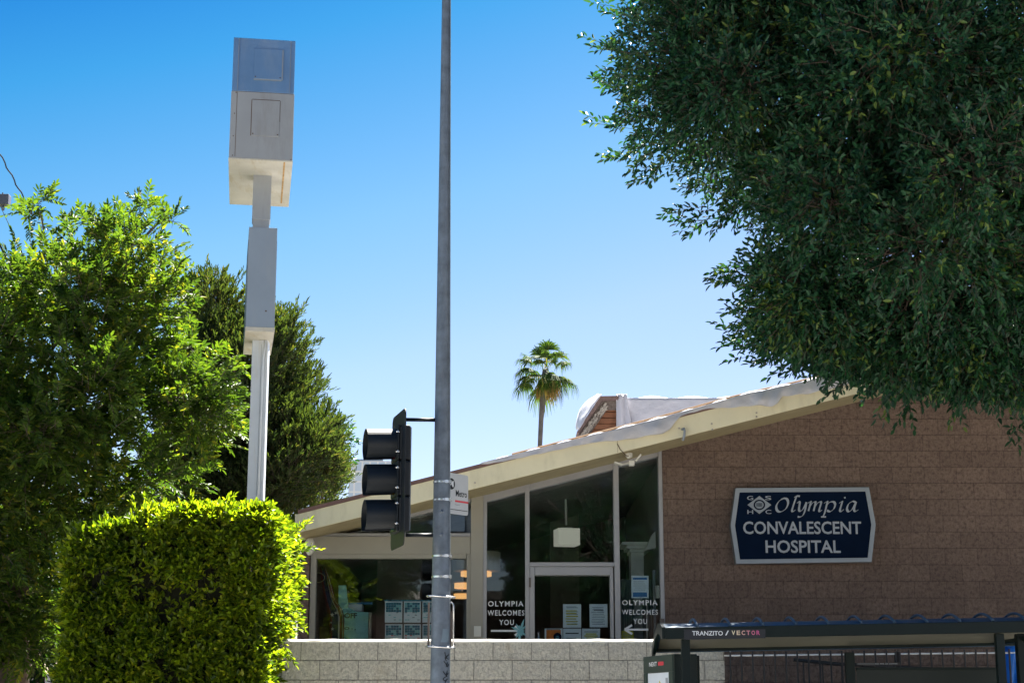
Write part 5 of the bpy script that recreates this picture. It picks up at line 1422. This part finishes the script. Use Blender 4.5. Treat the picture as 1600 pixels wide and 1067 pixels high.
# small dark broadleaf tree peeping out behind the juniper
poly = [(500, 640), (530, 650), (552, 668), (545, 700), (520, 740), (470, 760), (430, 720), (450, 660)]
C_, R_ = crown_clumps(poly, 22, 31.5, 1.0, .28, .6)
make_tree('small_tree', 'thin dark leafy tree peeping out behind the right side of the conifer', tuple(P(490, 1110, 31.5))[:2] + (.9,),
          [tuple(P(490, 1110, 31.5))[:2] + (.9,), P(488, 900, 31.5), P(490, 760, 31.5)], [.12, .1, .06], M['barkdark'], C_, R_, 16,
          dict(k=8, Ls=.24, leafL=.10, leafW=.04, tilt=.9, droop=.1), M['leaf_right'], up=.2, limb_n=14, seed=9)

# --- clipped hedge
HY0, HY1 = 16.75, 18.9
hx0, hx1 = X(105, 900, HY0), X(408, 900, HY0)
def htop(x):
    px = CX + F * x / (HY0 / (CP - (CY - 800) / F * SP)); zl, zr_ = Z(833, HY0), Z(797, HY0); k = 1 / (1 + math.exp(-(px - 200) / 14)); return zl + (zr_ - zl) * k
hedge = thing('clipped_hedge', 'bright yellow-green block-shaped clipped hedge in front of the sign post', 'hedge', ((hx0 + hx1) / 2, 17.8, .15))
n = 60000
V_ = []
def surf(n, face):
    a = rng.uniform(size=n); c_ = rng.uniform(size=n)
    if face == 'f': x = hx0 + (hx1 - hx0) * a; z = .3 + (np.array([htop(q) for q in x]) - .3) * c_; y = np.full(n, HY0); d_ = np.tile([0, -1.0, .35], (n, 1))
    if face == 't': x = hx0 + (hx1 - hx0) * a; z = np.array([htop(q) for q in x]); y = HY0 + (HY1 - HY0) * c_; d_ = np.tile([0, -.1, 1.0], (n, 1))
    if face == 'l': y = HY0 + (HY1 - HY0) * a; z = .3 + (htop(hx0) - .3) * c_; x = np.full(n, hx0); d_ = np.tile([-1.0, 0, .35], (n, 1))
    if face == 'r': y = HY0 + (HY1 - HY0) * a; z = .3 + (htop(hx1) - .3) * c_; x = np.full(n, hx1) + .10 * np.clip((z - 2.4) / .6, 0, 1); d_ = np.tile([1.0, 0, .35], (n, 1))
    p = np.stack([x, y, z], 1)
    nz = np.array([mnoise.noise(Vector(q) * 2.6) * .09 + mnoise.noise(Vector(q) * 7) * .05 for q in p])
    # round the upper edges and corners
    cen = np.stack([np.clip(x, hx0 + .15, hx1 - .15), np.clip(y, HY0 + .15, HY1 - .15), np.minimum(z, np.array([htop(q) for q in x]) - .15)], 1)
    off = p - cen; l = np.linalg.norm(off, axis=1, keepdims=True); dn = off / np.maximum(l, 1e-6)
    p = cen + dn * np.minimum(l, .19)
    dd = nrm(dn + .4 * nrm(d_))
    dep = rng.uniform(0, 1, (n, 1)) ** 1.5 * .13
    return p + dn * nz[:, None] - dn * dep, dd
Bs, Ds = [], []
for f_, n_ in (('f', 6000), ('t', 5000), ('l', 3200), ('r', 3600)):
    p, dd = surf(n_, f_); Bs.append(p); Ds.append(dd)
B_ = np.concatenate(Bs); D_ = np.concatenate(Ds) + rng.normal(0, .42, (sum(len(q) for q in Bs), 3)) + np.array([0, 0, .25])
gap = np.array([mnoise.noise(Vector(q) * 3.3 + Vector((5, 1, 2))) for q in B_])
keep = (gap > -.22) | (rng.uniform(size=len(B_)) < .25)
B_, D_ = B_[keep], D_[keep]
V, Fq, mi = sprig_leaves(B_, nrm(D_), k=6, Ls=.10, leafL=.078, leafW=.034, tilt=.85, droop=-.10, jitter=.3)
mesh_np('foliage', V, Fq, mi, [M['leaf_hedge'], M['hedge_core']], hedge)
# stray shoots
sh_ = [(104, 838, 98, 815), (155, 830, 150, 800), (166, 830, 165, 812), (215, 800, 207, 783), (240, 795, 228, 777), (300, 795, 300, 778), (350, 795, 360, 778), (460, 860, 490, 855), (455, 830, 478, 818), (450, 960, 472, 975), (450, 900, 474, 905), (105, 900, 90, 890), (105, 960, 92, 955), (445, 1010, 452, 1025)]
B_, D_ = [], []
for x0, y0, x1, y1 in sh_:
    Yq = HY0 + random.uniform(.1, .5); a, c_ = P(x0, y0, Yq), P(x1, y1, Yq)
    for k in range(4): B_.append(a.lerp(c_, k / 4)); D_.append((c_ - a).normalized() + Vector((random.uniform(-.3, .3), random.uniform(-.3, .3), random.uniform(-.2, .3))))
V, Fq, mi = sprig_leaves(np.array(B_), np.array(D_), k=6, Ls=.10, leafL=.062, leafW=.025, tilt=.7, droop=-.2)
mesh_np('loose_shoots', V, Fq, mi, [M['leaf_hedge'], M['hedge_core']], hedge)
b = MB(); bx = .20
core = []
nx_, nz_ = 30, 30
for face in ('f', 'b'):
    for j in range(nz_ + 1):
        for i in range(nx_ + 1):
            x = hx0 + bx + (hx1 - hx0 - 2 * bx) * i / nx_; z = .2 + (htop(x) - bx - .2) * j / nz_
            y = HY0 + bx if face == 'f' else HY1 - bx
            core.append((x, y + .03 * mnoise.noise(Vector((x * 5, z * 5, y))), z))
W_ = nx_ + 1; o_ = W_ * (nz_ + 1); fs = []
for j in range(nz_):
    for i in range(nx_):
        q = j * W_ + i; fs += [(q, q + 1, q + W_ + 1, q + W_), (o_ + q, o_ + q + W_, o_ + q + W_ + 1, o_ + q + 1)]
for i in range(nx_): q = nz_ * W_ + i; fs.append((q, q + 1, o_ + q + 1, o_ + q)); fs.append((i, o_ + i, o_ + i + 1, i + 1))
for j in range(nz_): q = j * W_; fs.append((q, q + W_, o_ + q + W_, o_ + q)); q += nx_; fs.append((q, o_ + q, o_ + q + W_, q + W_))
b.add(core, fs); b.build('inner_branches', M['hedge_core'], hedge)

# --- fan palm
YPm = 68.0
palm = thing('fan_palm', 'slender fan palm with shaggy crown far behind the hospital roof', 'palm tree', tuple(P(842, 1110, YPm))[:2] + (0,))
c0 = P(852, 578, YPm); tp = [P(839, 1106, YPm), P(841, 900, YPm), P(843.5, 700, YPm), P(845.5, 655, YPm), P(849, 615, YPm), c0]
b = MB(); b.tube(tp, [.20, .12, .095, .10, .15, .12], 14); b.build('trunk', mat('palm_trunk', (.10, .095, .095), .95, var=.3, scale=4, bmp=.8, fine=9), palm, smooth=True)
def frond(c, d_, m_list, size, droop, nseg=26):
    d_ = Vector(d_).normalized(); upv = Vector((0, 0, 1)); s = d_.cross(upv)
    if s.length < .1: s = Vector((1, 0, 0))
    s.normalize(); nn = s.cross(d_).normalized()
    hub = c + d_ * (size * .95) - Vector((0, 0, droop * .10))
    V = []; Fq = []
    def quad(a, b_, c_, e): k = len(V); V.extend([a, b_, c_, e]); Fq.append((k, k + 1, k + 2, k + 3))
    w_ = s * .018; quad(c - w_, c + w_, hub + w_, hub - w_)
    for k in range(nseg):
        a = (k / (nseg - 1) - .5) * R(165); ln = size * .80 * (.95 + .12 * math.cos(a)) * random.uniform(.85, 1.08)
        dir_ = (d_ * math.cos(a) + s * math.sin(a)).normalized()
        side = (s * math.cos(a) - d_ * math.sin(a)).normalized()
        w = .026 * size + .010
        p1 = hub + dir_ * ln * .45 - Vector((0, 0, droop * .08)) + nn * (.03 if k % 2 else -.03)
        p2 = hub + dir_ * ln * .8 - Vector((0, 0, droop * .34 * abs(1))); p3 = hub + dir_ * ln * .95 - Vector((0, 0, droop * random.uniform(.6, 1.0)))
        quad(hub - side * .006, hub + side * .006, p1 + side * w, p1 - side * w); quad(p1 - side * w, p1 + side * w, p2 + side * w * .6, p2 - side * w * .6); quad(p2 - side * w * .6, p2 + side * w * .6, p3 + side * .004, p3 - side * .004)
    return V, Fq
def frond_set(name, lst, m_):
    V, Fq = [], []
    for (d_, s_, dr) in lst:
        v, f = frond(c0 + Vector((random.uniform(-.1, .1), random.uniform(-.1, .1), random.uniform(-.3, .2))) if s_ > .5 else c0, d_, None, s_, dr)
        k = len(V); V += v; Fq += [tuple(k + i for i in q) for q in f]
    mesh_np(name, np.array([tuple(q) for q in V]), np.array(Fq), None, [m_], palm)
random.seed(21)
lst = []
for k in range(30):
    az = k * 2.39996 + random.uniform(-.35, .35); el = R(82 - 128 * (k / 29) ** .85 + random.uniform(-12, 12))
    lst.append(((math.cos(az) * math.cos(el), math.sin(az) * math.cos(el), math.sin(el)), random.uniform(.58, .92), .22 + .5 * (k / 29) + random.uniform(0, .15)))
frond_set('green_fronds', lst, M['leaf_palm'])
lst = []
for k in range(9):
    az = k * 2.39996 + 1; el = R(random.uniform(-72, -45)); lst.append(((math.cos(az) * math.cos(el), math.sin(az) * math.cos(el), math.sin(el)), random.uniform(.5, .68), .5))
frond_set('dry_fronds', lst, M['leaf_dead'])

# unseen trees added behind the photographer to darken what the window panes mirror
ficus = bpy.data.objects['ficus_tree']
for k, (dx, dy, lab) in enumerate(((-11.5, -31.5, 'unseen broadleaf tree added for the window reflections, left of the photographer'), (-2.5, -33.0, 'unseen broadleaf tree added for the window reflections, right of the photographer'))):
    c_ = ficus.copy(); COL.objects.link(c_); c_.location = Vector(ficus.location) + Vector((dx, dy, 0)); c_['label'] = lab
    for ch_ in ficus.children:
        q = ch_.copy(); COL.objects.link(q); q.parent = c_


# unseen low brick shop added to darken the lower reflections in the glass
shop = thing('added_brick_shop', 'low dark brick shop added unseen behind the photographer to darken the window reflections', 'building', (0, -20, 0))
m_db = blockmat('dark_brick', (.05, .032, .026), (.04, .026, .022), (.07, .06, .055), 0, 0, .22, .075, .005, (.03, .02, .018), .5, .6, 12)
b = MB(); b.box(-22, 22, -28, -20, -.02, 5.6); b.build('wall', m_db, shop)
b = MB(); b.box(-22.2, 22.2, -28.2, -19.8, 5.6, 5.9); b.build('roof', M['roofing'], shop)
for k in range(6):
    x = -18 + k * 7; b = MB(); b.box(x - 1.6, x + 1.6, -20.0, -19.94, 1.0, 3.2); f_ = b.build('window', M['darksteel'], shop)
    b = MB(); b.box(x - 1.5, x + 1.5, -19.94, -19.93, 1.1, 3.1); b.build('pane', M['navy'], f_)
b = MB(); b.box(-15.3, -14.3, -20.0, -19.94, .15, 2.3); b.build('door', M['wood'], shop)
